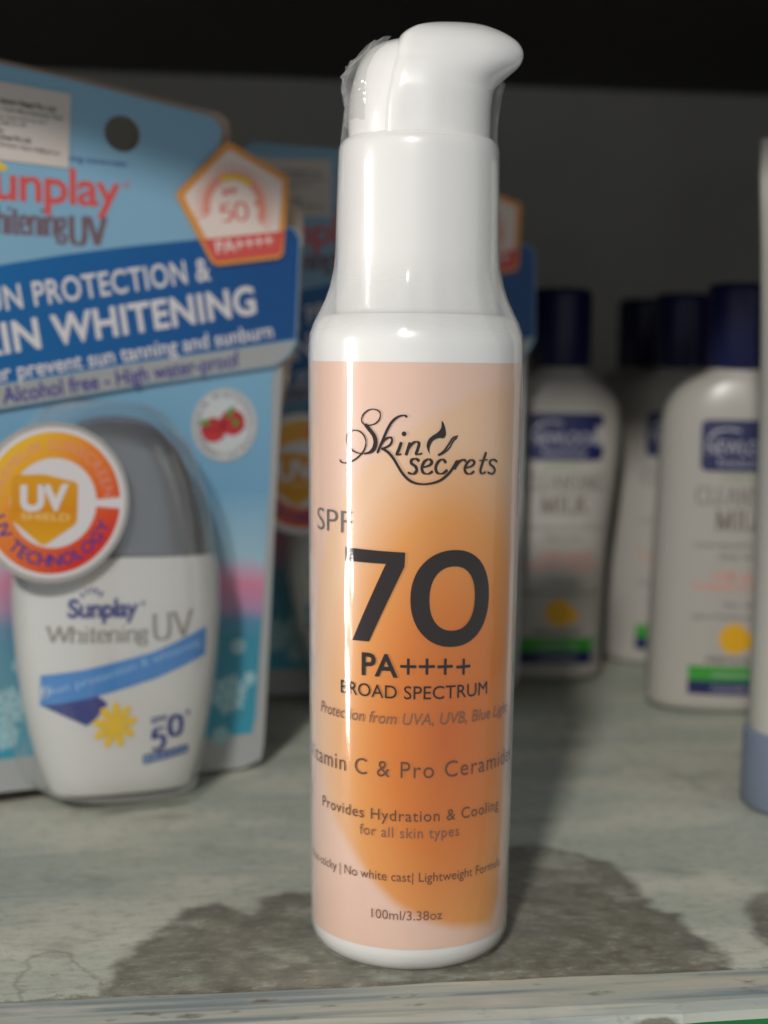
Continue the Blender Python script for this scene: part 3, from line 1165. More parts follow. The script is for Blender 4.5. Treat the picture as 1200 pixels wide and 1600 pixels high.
htext('SUN PROTECTION &', (-42, 492), (330, 437), 36, 2, bold=0.016, space=1.06)
htext('SKIN WHITENING', (-66, 563), (401, 489), 44, 2, bold=0.028, space=1.05)
htext('Better prevent sun tanning and sunburn', (-68, 607), (427, 527), 24, 2, bold=0.016)
htext('Alcohol free - High water-proof', (5, 631), (375, 572), 24, 3, bold=0.018)
htext('Sunplay', (-48, 307), (188, 324), 55, 4, bold=0.016, space=0.94)
htext('whitening sunscreen', (66, 246), (198, 261), 9, 5)


def serif_word(artobj, word, p0, xh, m, layer, nib_w, place, slant=0.0):
    """simple old-style capitals and small letters, thick and thin, drawn from strokes"""
    G = {
        'W': (1.25, [[(0, 1.4), (0.33, 0)], [(0.33, 0), (0.62, 1.3)], [(0.62, 1.4), (0.93, 0)], [(0.93, 0), (1.22, 1.4)]], [(0, 1.4), (0.62, 1.4), (1.22, 1.4)]),
        'h': (0.78, [[(0.12, 1.5), (0.12, 0)], [(0.12, 0.72), (0.3, 0.96), (0.5, 0.98), (0.62, 0.8), (0.62, 0)]], [(0.12, 0), (0.62, 0)]),
        'i': (0.36, [[(0.16, 1.0), (0.16, 0)], [(0.16, 1.42), (0.161, 1.27)]], [(0.16, 0)]),
        't': (0.46, [[(0.18, 1.35), (0.18, 0.15), (0.26, 0.0), (0.42, 0.06)], [(0.0, 0.97), (0.42, 0.97)]], []),
        'e': (0.68, [[(0.1, 0.52), (0.58, 0.55), (0.5, 0.9), (0.32, 1.0), (0.14, 0.85), (0.08, 0.5), (0.16, 0.14), (0.36, 0.0), (0.6, 0.14)]], []),
        'n': (0.78, [[(0.12, 1.0), (0.12, 0)], [(0.12, 0.72), (0.3, 0.96), (0.5, 0.98), (0.62, 0.8), (0.62, 0)]], [(0.12, 0), (0.62, 0)]),
        'g': (0.7, [[(0.32, 1.0), (0.12, 0.85), (0.1, 0.55), (0.3, 0.38), (0.5, 0.5), (0.54, 0.82), (0.32, 1.0)], [(0.2, 0.38), (0.12, 0.2), (0.5, 0.08), (0.6, -0.18), (0.36, -0.42), (0.06, -0.3), (0.16, 0.02)], [(0.5, 0.95), (0.66, 1.0)]], []),
        'U': (1.1, [[(0.16, 1.4), (0.16, 0.4), (0.3, 0.06), (0.56, 0.0), (0.8, 0.1), (0.9, 0.45)], [(0.9, 0.4), (0.9, 1.4)]], [(0.16, 1.4), (0.9, 1.4)]),
        'V': (1.05, [[(0.06, 1.4), (0.52, 0)], [(0.52, 0), (0.96, 1.4)]], [(0.06, 1.4), (0.96, 1.4)]),
        'C': (1.1, [[(0.95, 1.15), (0.75, 1.38), (0.45, 1.38), (0.18, 1.1), (0.12, 0.7), (0.2, 0.28), (0.48, 0.0), (0.8, 0.04), (0.98, 0.28)]], []),
        'L': (0.9, [[(0.2, 1.4), (0.2, 0)], [(0.1, 0.03), (0.78, 0.03), (0.82, 0.32)]], [(0.2, 1.4)]),
        'E': (0.95, [[(0.2, 1.4), (0.2, 0)], [(0.1, 0.03), (0.8, 0.03)], [(0.1, 1.37), (0.76, 1.37)], [(0.2, 0.72), (0.6, 0.72)]], []),
        'A': (1.1, [[(0.04, 0), (0.48, 1.4)], [(0.5, 1.4), (0.98, 0)], [(0.24, 0.48), (0.78, 0.48)]], [(0.04, 0), (0.98, 0)]),
        'N': (1.15, [[(0.18, 0), (0.18, 1.4)], [(0.18, 1.4), (0.92, 0)], [(0.92, 0), (0.92, 1.4)]], [(0.18, 0), (0.92, 1.4)]),
        'S': (0.85, [[(0.7, 1.16), (0.5, 1.38), (0.22, 1.3), (0.16, 1.0), (0.4, 0.74), (0.68, 0.5), (0.68, 0.18), (0.42, 0.0), (0.12, 0.2)]], []),
        'I': (0.5, [[(0.25, 1.4), (0.25, 0)]], [(0.25, 1.4), (0.25, 0)]),
        'G': (1.15, [[(0.95, 1.15), (0.75, 1.38), (0.45, 1.38), (0.18, 1.1), (0.12, 0.7), (0.2, 0.28), (0.48, 0.0), (0.92, 0.12)], [(0.94, 0.6), (0.94, 0.05)]], [(0.94, 0.6)]),
        'M': (1.4, [[(0.2, 0), (0.22, 1.4)], [(0.22, 1.4), (0.66, 0)], [(0.66, 0), (1.12, 1.4)], [(1.12, 1.4), (1.14, 0)]], [(0.2, 0), (1.14, 0)]),
        'K': (1.05, [[(0.2, 1.4), (0.2, 0)], [(0.85, 1.4), (0.22, 0.66)], [(0.38, 0.82), (0.94, 0)]], [(0.2, 0), (0.2, 1.4), (0.94, 0)]),
        '5': (0.8, [[(0.68, 1.34), (0.24, 1.34)], [(0.24, 1.34), (0.16, 0.8), (0.44, 0.88), (0.66, 0.66), (0.66, 0.3), (0.42, 0.02), (0.1, 0.1)]], []),
        '0': (0.85, [[(0.42, 1.4), (0.18, 1.2), (0.1, 0.7), (0.18, 0.2), (0.42, 0.0), (0.66, 0.2), (0.74, 0.7), (0.66, 1.2), (0.42, 1.4)]], []),
        ' ': (0.45, [], []),
    }
    x = 0.0
    W = sum(G[c][0] for c in word)
    for ch in word:
        adv, st, se = G[ch]
        for s in st:
            pts = catmull(s, 5) if len(s) > 2 else s
            artobj.stroke([place(x + a + slant * b, b, W) for a, b in pts], m, layer, (nib_w, nib_w * 0.38), False)
        for a, b in se:
            artobj.stroke([place(x + a - 0.15 + slant * b, b, W), place(x + a + 0.15 + slant * b, b, W)], m, layer, (nib_w * 0.5, nib_w * 0.34), False)
        x += adv
    return W


def placer(p0, p1, unit):
    """p0 -> p1 baseline, unit = x-height"""
    e = Vector((p1[0] - p0[0], p1[1] - p0[1]))
    n_ = e.normalized()
    n_ = Vector((-n_.y, n_.x))

    def fn(a, b, W):
        q = Vector(p0) + e * (a / W) + n_ * (b * unit)
        return (q.x, q.y)
    return fn


a, b = T((-36, 362), (104, 369))
serif_word(ha, 'Whitening', a, 0, 6, 1, 1.0, placer(a, b, 4.5))
a, b = T((108, 381), (166, 383))
serif_word(ha, 'UV', a, 0, 6, 1, 1.45, placer(a, b, 4.9))
a, b = T((191, 288), (204, 289))
ha.ring(((a[0] + b[0]) / 2, (a[1] + b[1]) / 2), 0.55, 0.8, 0, 2 * pi, 4, 1, 20)
for k in range(5):                                 # sun rays over the name
    c = in_frame_of(PM, -20 + 6 * k, 262 - 6 * sin(k / 4 * pi), -1.6)
    ha.disc(c, 1.2, 0.8, 7, 1, 12)
ha.build('header_print', [BAND, GREYP, WINK, PURP, RED, NAVY, MAUVE, YELLOW], header, flat(-1.6), base=0.08)

# importer's paper sticker
CS = at(-1.9)
stk = Art()
S_ = lambda *p: CS(list(p))
stk.poly(S_((-52, 117), (0, 127), (111, 147), (107, 263), (0, 250), (-52, 242)), 0, 0)
for k, (tx, x0, x1, y0, y1, cp, bd) in enumerate([
        ('olatum Nepal Pvt. Ltd.', -2, 88, 160, 175, 8, 0.03), ('r, Durbar Marg, Kathmandu, Nepal', -2, 97, 172, 188, 7, 0.004), ('np, http://www.np.com/', -2, 73, 184, 194, 6, 0.004),
        ('7380/151149', -2, 40, 194, 199, 6, 0.004), ('by', -2, 5, 207, 208, 8, 0.02), ('ormes Pvt. Ltd.', -2, 49, 217, 224, 8, 0.03), ('Kathmandu, Nepal, info@enpl.com', -5, 93, 227, 243, 7, 0.004)]):
    a, b, c, d = S_((x0, y0), (x1, y1), ((x0 + x1) / 2, (y0 + y1) / 2), ((x0 + x1) / 2, (y0 + y1) / 2 - cp))
    stk.text(tx, a, b, abs(d[1] - c[1]), 1, 1, bd)
stk.build('paper_sticker', [PAPER, BLACK], header, flat(-1.9), base=0.05)

# five-sided SPF badge straddling the shoulder
CBg = at(-2.6)
B_ = lambda pts: CBg(pts)


def round_poly(pts, r=0.22, n=5):
    out = []
    m = len(pts)
    for i in range(m):
        p, q, s = np.array(pts[i - 1]), np.array(pts[i]), np.array(pts[(i + 1) % m])
        a, b = q + (p - q) * r, q + (s - q) * r
        for k in range(n + 1):
            t = k / n
            out.append(tuple(a * (1 - t) ** 2 + 2 * q * t * (1 - t) + b * t * t))
    return out


pent = [(355, 219), (452, 277), (442, 403), (334, 416), (274, 303)]
pen_mm = B_(pent)
cen = np.mean(np.array(pen_mm), 0)
badge = slab('badge', round_poly(pen_mm, 0.09), -2.6, -2.1, [ORANGE], pack)
bg_ = Art()
inner_p = [tuple(cen + (np.array(p) - cen) * 0.87) for p in pen_mm]
bg_.poly(round_poly(inner_p, 0.07), 0, 0)
bc = in_frame_of(PM, 366, 325, -2.6)
rad = abs(in_frame_of(PM, 366, 262, -2.6)[1] - bc[1])
for k in range(26):                                   # sun rays
    a = -0.35 + (pi + 0.7) * k / 25
    d, n_ = np.array((cos(a), sin(a))), np.array((-sin(a), cos(a)))
    c_ = np.array(bc)
    bg_.poly([tuple(c_ + d * rad * 0.78 + n_ * 0.3), tuple(c_ + d * rad * 1.12 + n_ * 0.2), tuple(c_ + d * rad * 1.12 - n_ * 0.2), tuple(c_ + d * rad * 0.78 - n_ * 0.3)], 1, 1)
bg_.ring(bc, rad * 0.68, rad * 0.9, -0.3, pi + 0.3, 1, 2)
bg_.ring(bc, rad * 0.7, rad * 0.84, pi / 2 - 0.6, pi / 2 + 0.6, 2, 3)
a, b, c, d = B_([(316, 374), (444, 361), (438, 397), (336, 409)])
bg_.poly([a, b, c, d], 3, 1)
a, b = B_([(338, 396), (427, 384)])
bg_.text('PA++++', a, b, 3.2, 4, 2, 0.02)
a, b = B_([(343, 347), (390, 343)])
serif_word(bg_, '50', a, 0, 3, 2, 0.75, placer(a, b, 3.4))
a, b = B_([(347, 306), (371, 304)])
bg_.text('SPF', a, b, 1.8, 5, 2, 0.02)
c = in_frame_of(PM, 400, 318, -2.6)
bg_.poly([(c[0] - .8, c[1] - .2), (c[0] + .8, c[1] - .2), (c[0] + .8, c[1] + .2), (c[0] - .8, c[1] + .2)], 3, 2)
bg_.poly([(c[0] - .2, c[1] - .8), (c[0] + .2, c[1] - .8), (c[0] + .2, c[1] + .8), (c[0] - .2, c[1] + .8)], 3, 3)
bg_.build('badge_print', [CREAM, PINKP, YELLOW, RED, CREAM, RED], badge, flat(-2.6), base=0.06)

# round fruit emblem on the card
CE = at(-0.4)
em = Art()
ec = in_frame_of(PM, 351, 664, -0.4)
er = abs(in_frame_of(PM, 351, 606, -0.4)[1] - ec[1])
em.disc(ec, er, er, 0, 0)
em.ring(ec, er * 0.95, er * 0.985, 0, 2 * pi, 4, 1)
ex = lambda x, y: in_frame_of(PM, x, y, -0.4)
for (x, y, r) in ((333, 672, 3.7), (363, 660, 3.9)):
    c = ex(x, y)
    em.disc(c, r, r * 0.92, 1, 1)
    rr = random.Random(int(x))
    for k in range(22):
        a, q = rr.uniform(0, 2 * pi), r * sqrt(rr.uniform(0, 0.85))
        em.disc((c[0] + q * cos(a), c[1] + q * 0.9 * sin(a)), r * 0.16, r * 0.16, 3, 2, 10)
for pts in ([(352, 652), (358, 638), (366, 634), (364, 646), (356, 654)], [(310, 660), (318, 655), (330, 660), (322, 666)], [(366, 652), (374, 660), (368, 668), (362, 660)]):
    em.poly([ex(*p) for p in pts], 2, 3)
em.arc_text('SKIN WHITENING', ec, er * 0.74, pi / 2, er * 0.16, 5, 1, 0.01)
em.arc_text('RASPBERRY EXTRACT', ec, er * 0.9, -pi / 2, er * 0.15, 5, 1, 0.01, inside=True)
em.build('fruit_emblem', [mat('emblem_white', rgb(214, 220, 222), 0.4), mat('berry_red', rgb(206, 62, 66), 0.4), mat('leaf_green', rgb(86, 150, 60), 0.5), mat('berry_dark', rgb(184, 48, 58), 0.4), GREYP, MAUVE], card, flat(-0.4), base=0.03)

# the lotion bottle inside --------------------------------------------------
YC = -13.0
L_ = at(-20.0)


def halfw(pl, pr):
    a, b = L_([pl, pr])
    return (a[0], b[0], (a[1] + b[1]) / 2)


rows = [halfw((97, 1250), (312, 1224)), halfw((84, 1222), (318, 1198)), halfw((68, 1175), (329, 1152)), halfw((53, 1110), (341, 1090)), halfw((42, 1040), (350, 1015)),
        halfw((36, 960), (355, 940)), halfw((38, 905), (353, 890)), halfw((42, 885), (348, 862))]
btab = []
for k, (l, r, z) in enumerate(rows):
    depth = [7.0, 9.0, 10.2, 10.9, 11.2, 11.2, 11.0, 10.8][k]
    btab.append((z, l, r, depth))
z0 = btab[0][0]
btab = [(z0 - 1.0, btab[0][1] + 4.5, btab[0][2] - 4.5, 4.0), (z0 - 0.6, btab[0][1] + 1.3, btab[0][2] - 1.3, 5.8)] + btab
btop = btab[-1]
btab += [(btop[0] + 0.7, btop[1] + 0.6, btop[2] - 0.6, 10.3), (btop[0] + 0.9, btop[1] + 2.0, btop[2] - 2.0, 9.0)]
BT = [tuple(r) for r in smooth_prof(btab, 5)]


def oval_ring(z, l, r, d, yc, n=96, p=2.4):
    c, a = (l + r) / 2, (r - l) / 2
    out = []
    for j in range(n):
        t = 2 * pi * j / n
        cs, sn = cos(t), sin(t)
        out.append((c + a * math.copysign(abs(cs) ** (2 / p), cs), yc + d * math.copysign(abs(sn) ** (2 / p), sn), z))
    return out


LOT = mat('white_lotion_plastic', (0.74, 0.735, 0.71, 1), 0.32, sss=0.15)
v, f = loft_data([oval_ring(z, l, r, d, YC) for z, l, r, d in BT])
lot = from_data('lotion_bottle', v, f, [LOT], pack)


def lot_surf(u, z, off):
    l, r, d = lerp_table(BT, z)
    c, a = (l + r) / 2, (r - l) / 2
    q = min(abs((u - c) / a), 0.995)
    return (u, YC - (d + off) * (1 - q ** 2.4) ** (1 / 2.4) - 0.02, z)


la = Art()
Lp = at(-23.8)
l1 = lambda *p: Lp(list(p))
a, b = l1((108, 966), (214, 962))
la.text('Sunplay', a, b, 4.4, 0, 1, 0.03, space=0.95)
for k in range(5):
    c = in_frame_of(PM, 131 + 6 * k, 934 - 6 * sin(k / 4 * pi) - k * 0.6, -23.8)
    d = in_frame_of(PM, 128 + 8 * k, 927 - 9 * sin(k / 4 * pi) - k * 0.6, -23.8)
    la.stroke([c, d], 0, 1, (0.45, 0.45), False)
c = in_frame_of(PM, 222, 942, -23.8)
la.ring(c, 0.35, 0.6, 0, 2 * pi, 0, 1, 16)
a, b = l1((80, 1006), (230, 1000))
serif_word(la, 'Whitening', a, 0, 2, 1, 0.7, placer(a, b, 2.7))
a, b = l1((236, 1000), (304, 992))
serif_word(la, 'UV', a, 0, 2, 1, 1.0, placer(a, b, 4.6))
la.poly(l1((73, 1060), (130, 1048), (240, 1018), (329, 980), (327, 1024), (240, 1060), (150, 1089), (74, 1110)), 1, 1)
a, b = l1((82, 1090), (318, 1008))
la.text('Sun protection & whitening', a, b, 2.0, 3, 2, 0.004)
la.poly(l1((76, 1109), (152, 1088), (162, 1094), (168, 1100), (150, 1125), (138, 1136)), 0, 1)
fc = in_frame_of(PM, 180, 1133, -23.8)
pr = 6.0
for k in range(9):
    a = k * 2 * pi / 9 + 0.2
    d, n_ = np.array((cos(a), sin(a))), np.array((-sin(a), cos(a)))
    c_ = np.array(fc)
    la.poly([tuple(c_), tuple(c_ + d * pr * .45 + n_ * 0.9), tuple(c_ + d * pr * .75 + n_ * 1.15), tuple(c_ + d * pr * .95 + n_ * .6), tuple(c_ + d * pr),
             tuple(c_ + d * pr * .95 - n_ * .6), tuple(c_ + d * pr * .75 - n_ * 1.15), tuple(c_ + d * pr * .45 - n_ * 0.9)], 4, 2)
la.disc(fc, 2.4, 2.4, 4, 3, 24)
a, b = l1((236, 1131), (262, 1126))
la.text('SPF', a, b, 1.5, 0, 1, 0.02)
a, b = l1((236, 1174), (262, 1170))
serif_word(la, '5', a, 0, 0, 1, 1.4, placer(a, b, 4.2))
a, b = l1((264, 1152), (290, 1148))
serif_word(la, '0', a, 0, 0, 1, 1.5, placer(a, b, 3.8))
c = in_frame_of(PM, 297, 1114, -23.8)
la.poly([(c[0] - .8, c[1] - .2), (c[0] + .8, c[1] - .2), (c[0] + .8, c[1] + .2), (c[0] - .8, c[1] + .2)], 0, 1)
la.poly([(c[0] - .2, c[1] - .8), (c[0] + .2, c[1] - .8), (c[0] + .2, c[1] + .8), (c[0] - .2, c[1] + .8)], 0, 2)
la.poly(l1((225, 1181), (300, 1165), (302, 1178), (226, 1196)), 0, 1)
a, b = l1((229, 1193), (298, 1177))
la.text('PA++++', a, b, 1.5, 3, 2, 0.02)
la.build('lettering', [NAVY, mat('azure_ribbon_print', rgb(60, 140, 214), 0.4), mat('warm_grey_ink', rgb(150, 146, 138), 0.4), mat('pale_blue_ink', rgb(150, 196, 236), 0.4), mat('daisy_yellow', rgb(248, 204, 40), 0.4)],
         lot, lot_surf, base=0.12, step=0.06, cut=1.5)

# grey cap
ct = [halfw((44, 884), (343, 856)), halfw((52, 835), (338, 815)), halfw((64, 785), (326, 765)), halfw((84, 735), (308, 718)), halfw((112, 692), (283, 680)), halfw((140, 668), (260, 660)), halfw((170, 656), (236, 652))]
ctab = [(z, l, r, [10.2, 10.0, 9.6, 8.8, 7.2, 5.2, 2.4][k]) for k, (l, r, z) in enumerate(ct)]
ctab[0] = (btop[0] + 0.8,) + ctab[0][1:]
ctab.append((ctab[-1][0] + 0.5, ctab[-1][1] + 5, ctab[-1][2] - 5, 0.5))
CT = smooth_prof(ctab, 6)
GREYCAP = mat('grey_metallic_cap', rgb(138, 144, 150), 0.25, metal=0.6, coat=1.0)
v, f = loft_data([oval_ring(z, l, r, d, YC, p=2.2) for z, l, r, d in CT])
from_data('lotion_cap', v, f, [GREYCAP], pack)

# clear thermoformed blister over the bottle
BLI = film_mat('clear_blister_plastic', 0.05, rough=0.06, bump=0.3, stretch=(1, 1, 1), bscale=110, ior=1.5)
prof_b = []
for z, l, r, d in BT[2:-6]:
    prof_b.append((z, l - 2.4, r + 2.4, 25.6))
for z, l, r, d in CT[3:]:
    k = (z - CT[0][0]) / (CT[-1][0] - CT[0][0])
    prof_b.append((z + 1.2 + 2.2 * k, l - 2.4 - 1.6 * k, r + 2.4 + 1.6 * k, 25.6 - 9 * k ** 3))
prof_b.insert(0, (prof_b[0][0] - 1.2, prof_b[0][1] + 1.0, prof_b[0][2] - 1.0, 22.0))
rings = []
for z, l, r, d in prof_b:
    c, a = (l + r) / 2, (r - l) / 2
    ring = []
    for j in range(61):
        t = pi * j / 60
        p = 3.2
        x = c - a * math.copysign(abs(cos(t)) ** (2 / p), cos(t))
        y = -0.3 - (d - 0.3) * abs(sin(t)) ** (2 / p)
        ring.append((x, y, z))
    rings.append(ring)
v, f = loft_data(rings, True, True, closed=False)
bz = prof_b[0][0]
# small feet of plastic under the bottle
for x0 in (-12.0, 7.0):
    k = len(v)
    v += [(x0, -24.5, bz), (x0 + 9, -24.5, bz), (x0 + 9, -20, bz - 2.4), (x0, -20, bz - 2.4)]
    f += [(k, k + 1, k + 2, k + 3)]
from_data('blister', v, f, [BLI], pack)

# round foil seal stuck on the blister front
YS = -27.3
sc_ = in_frame_of(PM, 84, 786, YS)
sr = abs(in_frame_of(PM, 84, 660, YS)[1] - in_frame_of(PM, 84, 912, YS)[1]) / 2
SILV = mat('silver_foil_rim', rgb(206, 204, 200), 0.25, metal=0.4)
seal = slab('round_seal', [(sc_[0] + sr * cos(2 * pi * i / 72), sc_[1] + sr * sin(2 * pi * i / 72)) for i in range(72)], YS, YS + 0.5, [SILV], pack)


def e_ring(nt, s, tc):
    a = mth(nt, 'MULTIPLY', mth(nt, 'SUBTRACT', s[0], sc_[0] * MM), 22.0)
    b = mth(nt, 'MULTIPLY', mth(nt, 'SUBTRACT', s[2], sc_[1] * MM), -24.0)
    return mth(nt, 'ADD', mth(nt, 'ADD', a, b), 0.5)


RINGM = ramp_mat('orange_ring_print', e_ring, [(0.0, rgb(250, 196, 50)), (0.4, rgb(244, 140, 54)), (1.0, rgb(226, 58, 44))], 0.35, coat=0.2)


def e_sh(nt, s, tc):
    return mth(nt, 'MULTIPLY_ADD', mth(nt, 'SUBTRACT', s[2], sc_[1] * MM), 30.0, 0.55)


SHIELD = ramp_mat('shield_print', e_sh, [(0.0, rgb(246, 196, 40)), (0.5, rgb(230, 150, 30)), (1.0, rgb(238, 184, 40))], 0.35)
se = Art()
se.disc(sc_, sr * 0.94, sr * 0.94, 0, 0, 72)
se.ring(sc_, sr * 0.56, sr * 0.88, 0.10, 2 * pi - 0.06, 1, 1, 96)
s1 = lambda *p: [in_frame_of(PM, q[0], q[1], YS) for q in p]
se.poly(round_poly(s1((19, 742), (70, 741), (122, 754), (120, 818), (67, 854), (15, 810)), 0.12), 2, 1)
a, b = s1((31, 797), (107, 795))
se.text('UV', a, b, 5.6, 0, 2, 0.05)
a, b = s1((32, 812), (108, 814))
se.text('SHIELD', a, b, 1.7, 3, 2, 0.01)
se.arc_text('PREMIUM SUNSCREEN', sc_, sr * 0.66, pi / 2, sr * 0.13, 4, 2, 0.0, spread=1.0)
se.arc_text('UV TECHNOLOGY', sc_, sr * 0.79, radians(-92), sr * 0.15, 5, 2, 0.02, inside=True, spread=1.0)
se.build('seal_print', [WINK, RINGM, SHIELD, mat('pale_gold_ink', rgb(250, 214, 130), 0.4), PINKP, PURP], seal, flat(YS), base=0.05)

# second pack further back, behind the pump bottle
tip = np.array(pen_mm[1])
PM2 = Matrix.Rotation(radians(6), 4, 'Z') @ Matrix.Rotation(radians(0.2), 4, 'Y')
Tl = PM2.to_3x3() @ Vector((tip[0], -2.6, tip[1]))
zt = PM.translation.z + Tl.z
hit = on_z(816, 318, zt)
PM2.translation = Vector((hit.x - Tl.x, hit.y - Tl.y, PM.translation.z))
pack2 = copy_tree(pack)
pm = PM2.copy()
pm.translation = PM2.translation * MM
pack2.matrix_world = pm
for ch in list(pack2.children):
    if ch.name.startswith('back_card'):
        bpy.data.objects.remove(ch)
pack2['label'] = 'light blue blister pack in the shade behind the pump bottle, mostly hidden by it'

# ================================================================== CLEANSING MILK BOTTLES
G_MILK = 'white cleansing milk bottles with navy caps'
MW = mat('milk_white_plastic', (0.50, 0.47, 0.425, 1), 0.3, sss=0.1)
NCAP = mat('navy_cap_plastic', rgb(20, 26, 74), 0.4)
MLAB = mat('navy_label', rgb(26, 34, 88), 0.4)
MGREEN = mat('green_print', rgb(60, 158, 52), 0.45)
MINK = mat('grey_brown_ink', rgb(112, 100, 92), 0.5)
MSAGE = mat('sage_ink', rgb(150, 164, 120), 0.5)
MPINK = mat('salmon_ink', rgb(226, 152, 138), 0.5)
MORNG = mat('yolk_yellow', rgb(236, 176, 24), 0.45)
MPALE = mat('pale_lettering', rgb(190, 190, 200), 0.45)
mtab = [(0.0, -22, 11.5, 10), (0.6, -25.5, 14.5, 13), (2.2, -27.6, 16.4, 15), (6, -28.2, 17.0, 15.6), (20, -28.0, 17.2, 15.6), (50, -27.2, 18.4, 15), (72, -26.4, 21.0, 14.3), (88, -25.8, 22.6, 13.8),
        (97, -25.3, 22.6, 13.4), (103, -23.8, 21.2, 12.9), (107.5, -21.0, 18.0, 12.2), (110.8, -17.0, 15.0, 11.4), (113.2, -12.4, 11.6, 10.4), (115, -10.0, 10.0, 9.8)]
MT = [tuple(r) for r in smooth_prof(mtab, 5)]


def milk_surf(u, z, off):
    l, r, d = lerp_table(MT, z)
    c, a = (l + r) / 2, (r - l) / 2
    q = min(abs((u - c) / a), 0.99)
    return (u, -(d + off) * (1 - q ** 2.6) ** (1 / 2.6), z)


FM = Matrix.Rotation(radians(-8), 4, 'Z')
pf = on_z(1152, 1117, 0)
FM.translation = Vector((pf.x, pf.y + 14, 0))
milk = empty('milk_bottle', FM, 'white cleansing milk bottle with navy cap, nearest of them, beside the blue capped tube', 'lotion bottle', G_MILK)
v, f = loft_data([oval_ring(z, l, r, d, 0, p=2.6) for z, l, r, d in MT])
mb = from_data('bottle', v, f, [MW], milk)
capp = [(10.6, 114.6), (11.1, 115.2), (11.1, 140.6), (10.8, 142.0), (10.0, 142.8), (8.5, 143.1), (0.4, 143.2)]
lathe('cap', [(0.4, 114.6)] + capp, [NCAP], milk, n=64)
ma = Art()
mp_ = lambda x, y: in_frame_of(FM, x, y, -14.5)
u0 = mp_(1163, 700)[0]
zt_, zb_ = mp_(1120, 656)[1], mp_(1120, 737)[1]
ma.poly(round_poly([(u0 - 13.8, zb_), (u0 + 13.8, zb_), (u0 + 13.8, zt_), (u0 - 13.8, zt_)], 0.12), 0, 0)
zz_ = lambda y: mp_(1150, y)[1]
ma.text('NEWLOOK', (u0 - 12, zz_(711)), (u0 + 12, zz_(711)), 4.6, 1, 1, 0.0)
ma.text('beauty', (u0 - 8, zz_(728)), (u0 + 8, zz_(728)), 2.2, 1, 1)
ma.stroke(catmull([(u0 - 11.5, zz_(686)), (u0 - 9, zz_(675)), (u0 - 5, zz_(671)), (u0 - 1, zz_(674))], 5), 1, 1, (0.6, 0.6))
ma.text('NEW', (u0 - 6, zz_(752)), (u0 + 6, zz_(752)), 2.2, 2, 1, 0.01)
pl = placer((u0 - 15, zz_(789)), (u0 + 15, zz_(789)), 4.0)
serif_word(ma, 'CLEANSING', 0, 0, 3, 1, 0.55, pl)
pl = placer((u0 - 8.6, zz_(828)), (u0 + 8.6, zz_(828)), 4.6)
serif_word(ma, 'MILK', 0, 0, 3, 1, 0.9, pl)
ma.text('removes make-up & dirt from the skin', (u0 - 15, zz_(856)), (u0 + 15, zz_(856)), 1.7, 3, 1)
ma.text('deep clean', (u0 - 7, zz_(873)), (u0 + 7, zz_(873)), 1.6, 3, 1)
ma.text('with peach', (u0 - 9, zz_(906)), (u0 + 11, zz_(906)), 2.9, 4, 1, 0.02)
ma.text('& vitamin E extract', (u0 - 15, zz_(922)), (u0 + 13, zz_(922)), 2.6, 4, 1, 0.02)
ma.text('for all', (u0 - 5, zz_(948)), (u0 + 5, zz_(948)), 1.5, 3, 1)
ma.text('types of normal and dry skin', (u0 - 15.5, zz_(967)), (u0 + 14, zz_(967)), 1.6, 3, 1)
uc = u0 - 1.2
for k in range(12):
    a = k * pi / 6
    ma.disc((uc + 3.2 * cos(a), zz_(998) + 3.2 * sin(a)), 1.9, 1.9, 5, 1, 16)
ma.disc((uc, zz_(998)), 4.0, 4.0, 5, 2, 24)
ma.disc((uc + 4.8, zz_(1003)), 2.6, 2.6, 5, 1, 20)
ma.text('FRESH & SOFT', (uc - 9, zz_(1036)), (uc + 9, zz_(1036)), 2.0, 3, 1, 0.02)
ma.poly([(uc - 14.8, zz_(1064)), (uc + 14.2, zz_(1064)), (uc + 14.2, zz_(1041)), (uc - 14.8, zz_(1041))], 6, 0)
ma.poly([(uc - 14.8, zz_(1086)), (uc + 14.2, zz_(1086)), (uc + 14.2, zz_(1064)), (uc - 14.8, zz_(1064))], 0, 0)
ma.text('moisturising', (uc - 7, zz_(1058)), (uc + 7, zz_(1058)), 1.8, 1, 1)
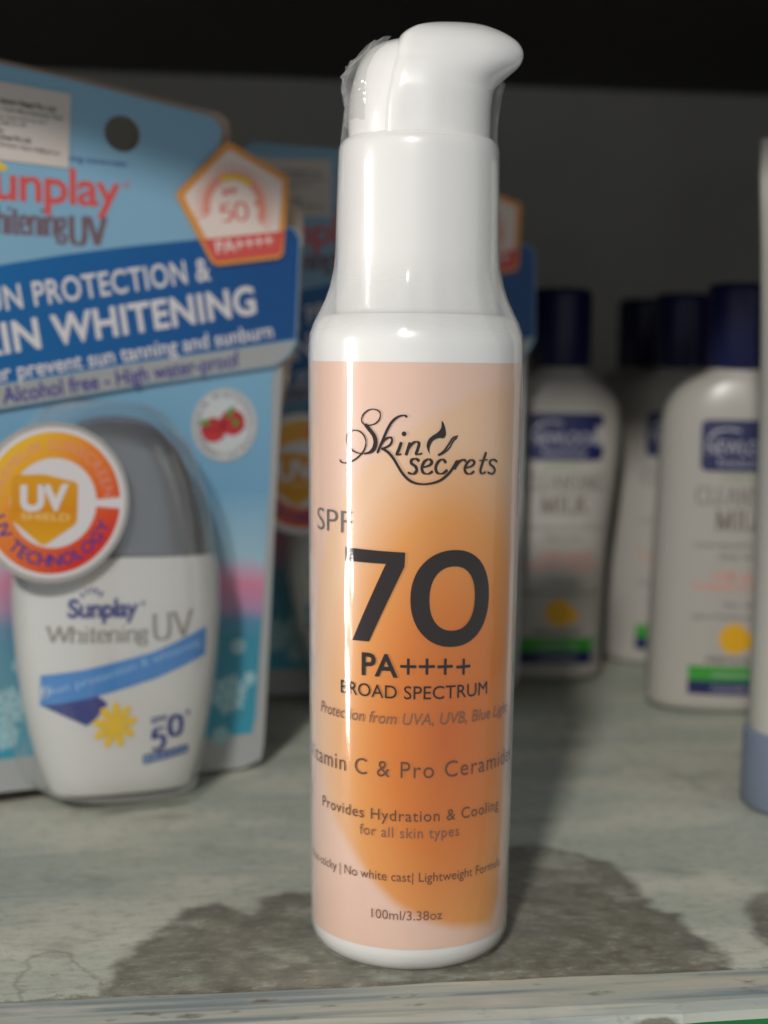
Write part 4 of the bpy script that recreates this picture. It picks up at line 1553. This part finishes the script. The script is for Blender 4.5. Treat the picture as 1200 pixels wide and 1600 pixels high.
ma.text('CLEANSING', (uc - 7, zz_(1080)), (uc + 7, zz_(1080)), 1.8, 1, 1)
ma.build('printed_label', [MLAB, MPALE, MSAGE, MINK, MPINK, MORNG, MGREEN], mb, milk_surf, base=0.1, step=0.06, cut=2.0)


def milk_copy(px, py, yaw, label, near):
    c = copy_tree(milk)
    p = on_z(px, py, 0)
    M = Matrix.Rotation(radians(yaw), 4, 'Z')
    M.translation = Vector((p.x, p.y + 14, 0)) * MM
    c.matrix_world = M
    c['label'] = label
    return c


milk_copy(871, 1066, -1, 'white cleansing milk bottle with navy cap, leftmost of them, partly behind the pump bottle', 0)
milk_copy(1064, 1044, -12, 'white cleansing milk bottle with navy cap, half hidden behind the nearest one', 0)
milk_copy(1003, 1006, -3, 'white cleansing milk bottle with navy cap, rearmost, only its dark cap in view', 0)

# ================================================================== TUBE
TUBE = mat('cream_white_tube', rgb(226, 222, 212), 0.35, sss=0.1)
TCAP = mat('grey_blue_cap', rgb(138, 150, 172), 0.45)
pt = on_z(1192, 1272, 0)
TM = Matrix.Rotation(radians(-58), 4, 'Z')
TM.translation = Vector((pt.x + 17.5, pt.y + 9.5, 0))
tube = empty('cream_tube', TM, 'white squeeze tube standing on its blue grey cap at the right edge', 'tube')
lathe('cap', [(0.4, 0), (19.2, 0), (20.4, 0.5), (20.9, 1.6), (20.6, 19.6), (20.2, 20.4), (18.8, 20.8), (0.4, 20.8)], [TCAP], tube, n=96)
ttab = [(20.9, 18.7, 18.7), (22, 19.2, 19.2), (45, 19.6, 18.6), (75, 21.4, 16.0), (105, 24.0, 12.4), (130, 26.4, 8.4), (154, 28.6, 4.2), (165, 29.6, 1.6), (168, 29.8, 0.9), (176.5, 29.8, 0.9), (176.8, 29.7, 0.7)]
NT = 96
rings = [[(a * cos(2 * pi * j / NT), b * sin(2 * pi * j / NT), z) for j in range(NT)] for z, a, b in smooth_prof(ttab, 5)]
v, f = loft_data(rings)
from_data('tube_body', v, f, [TUBE], tube)
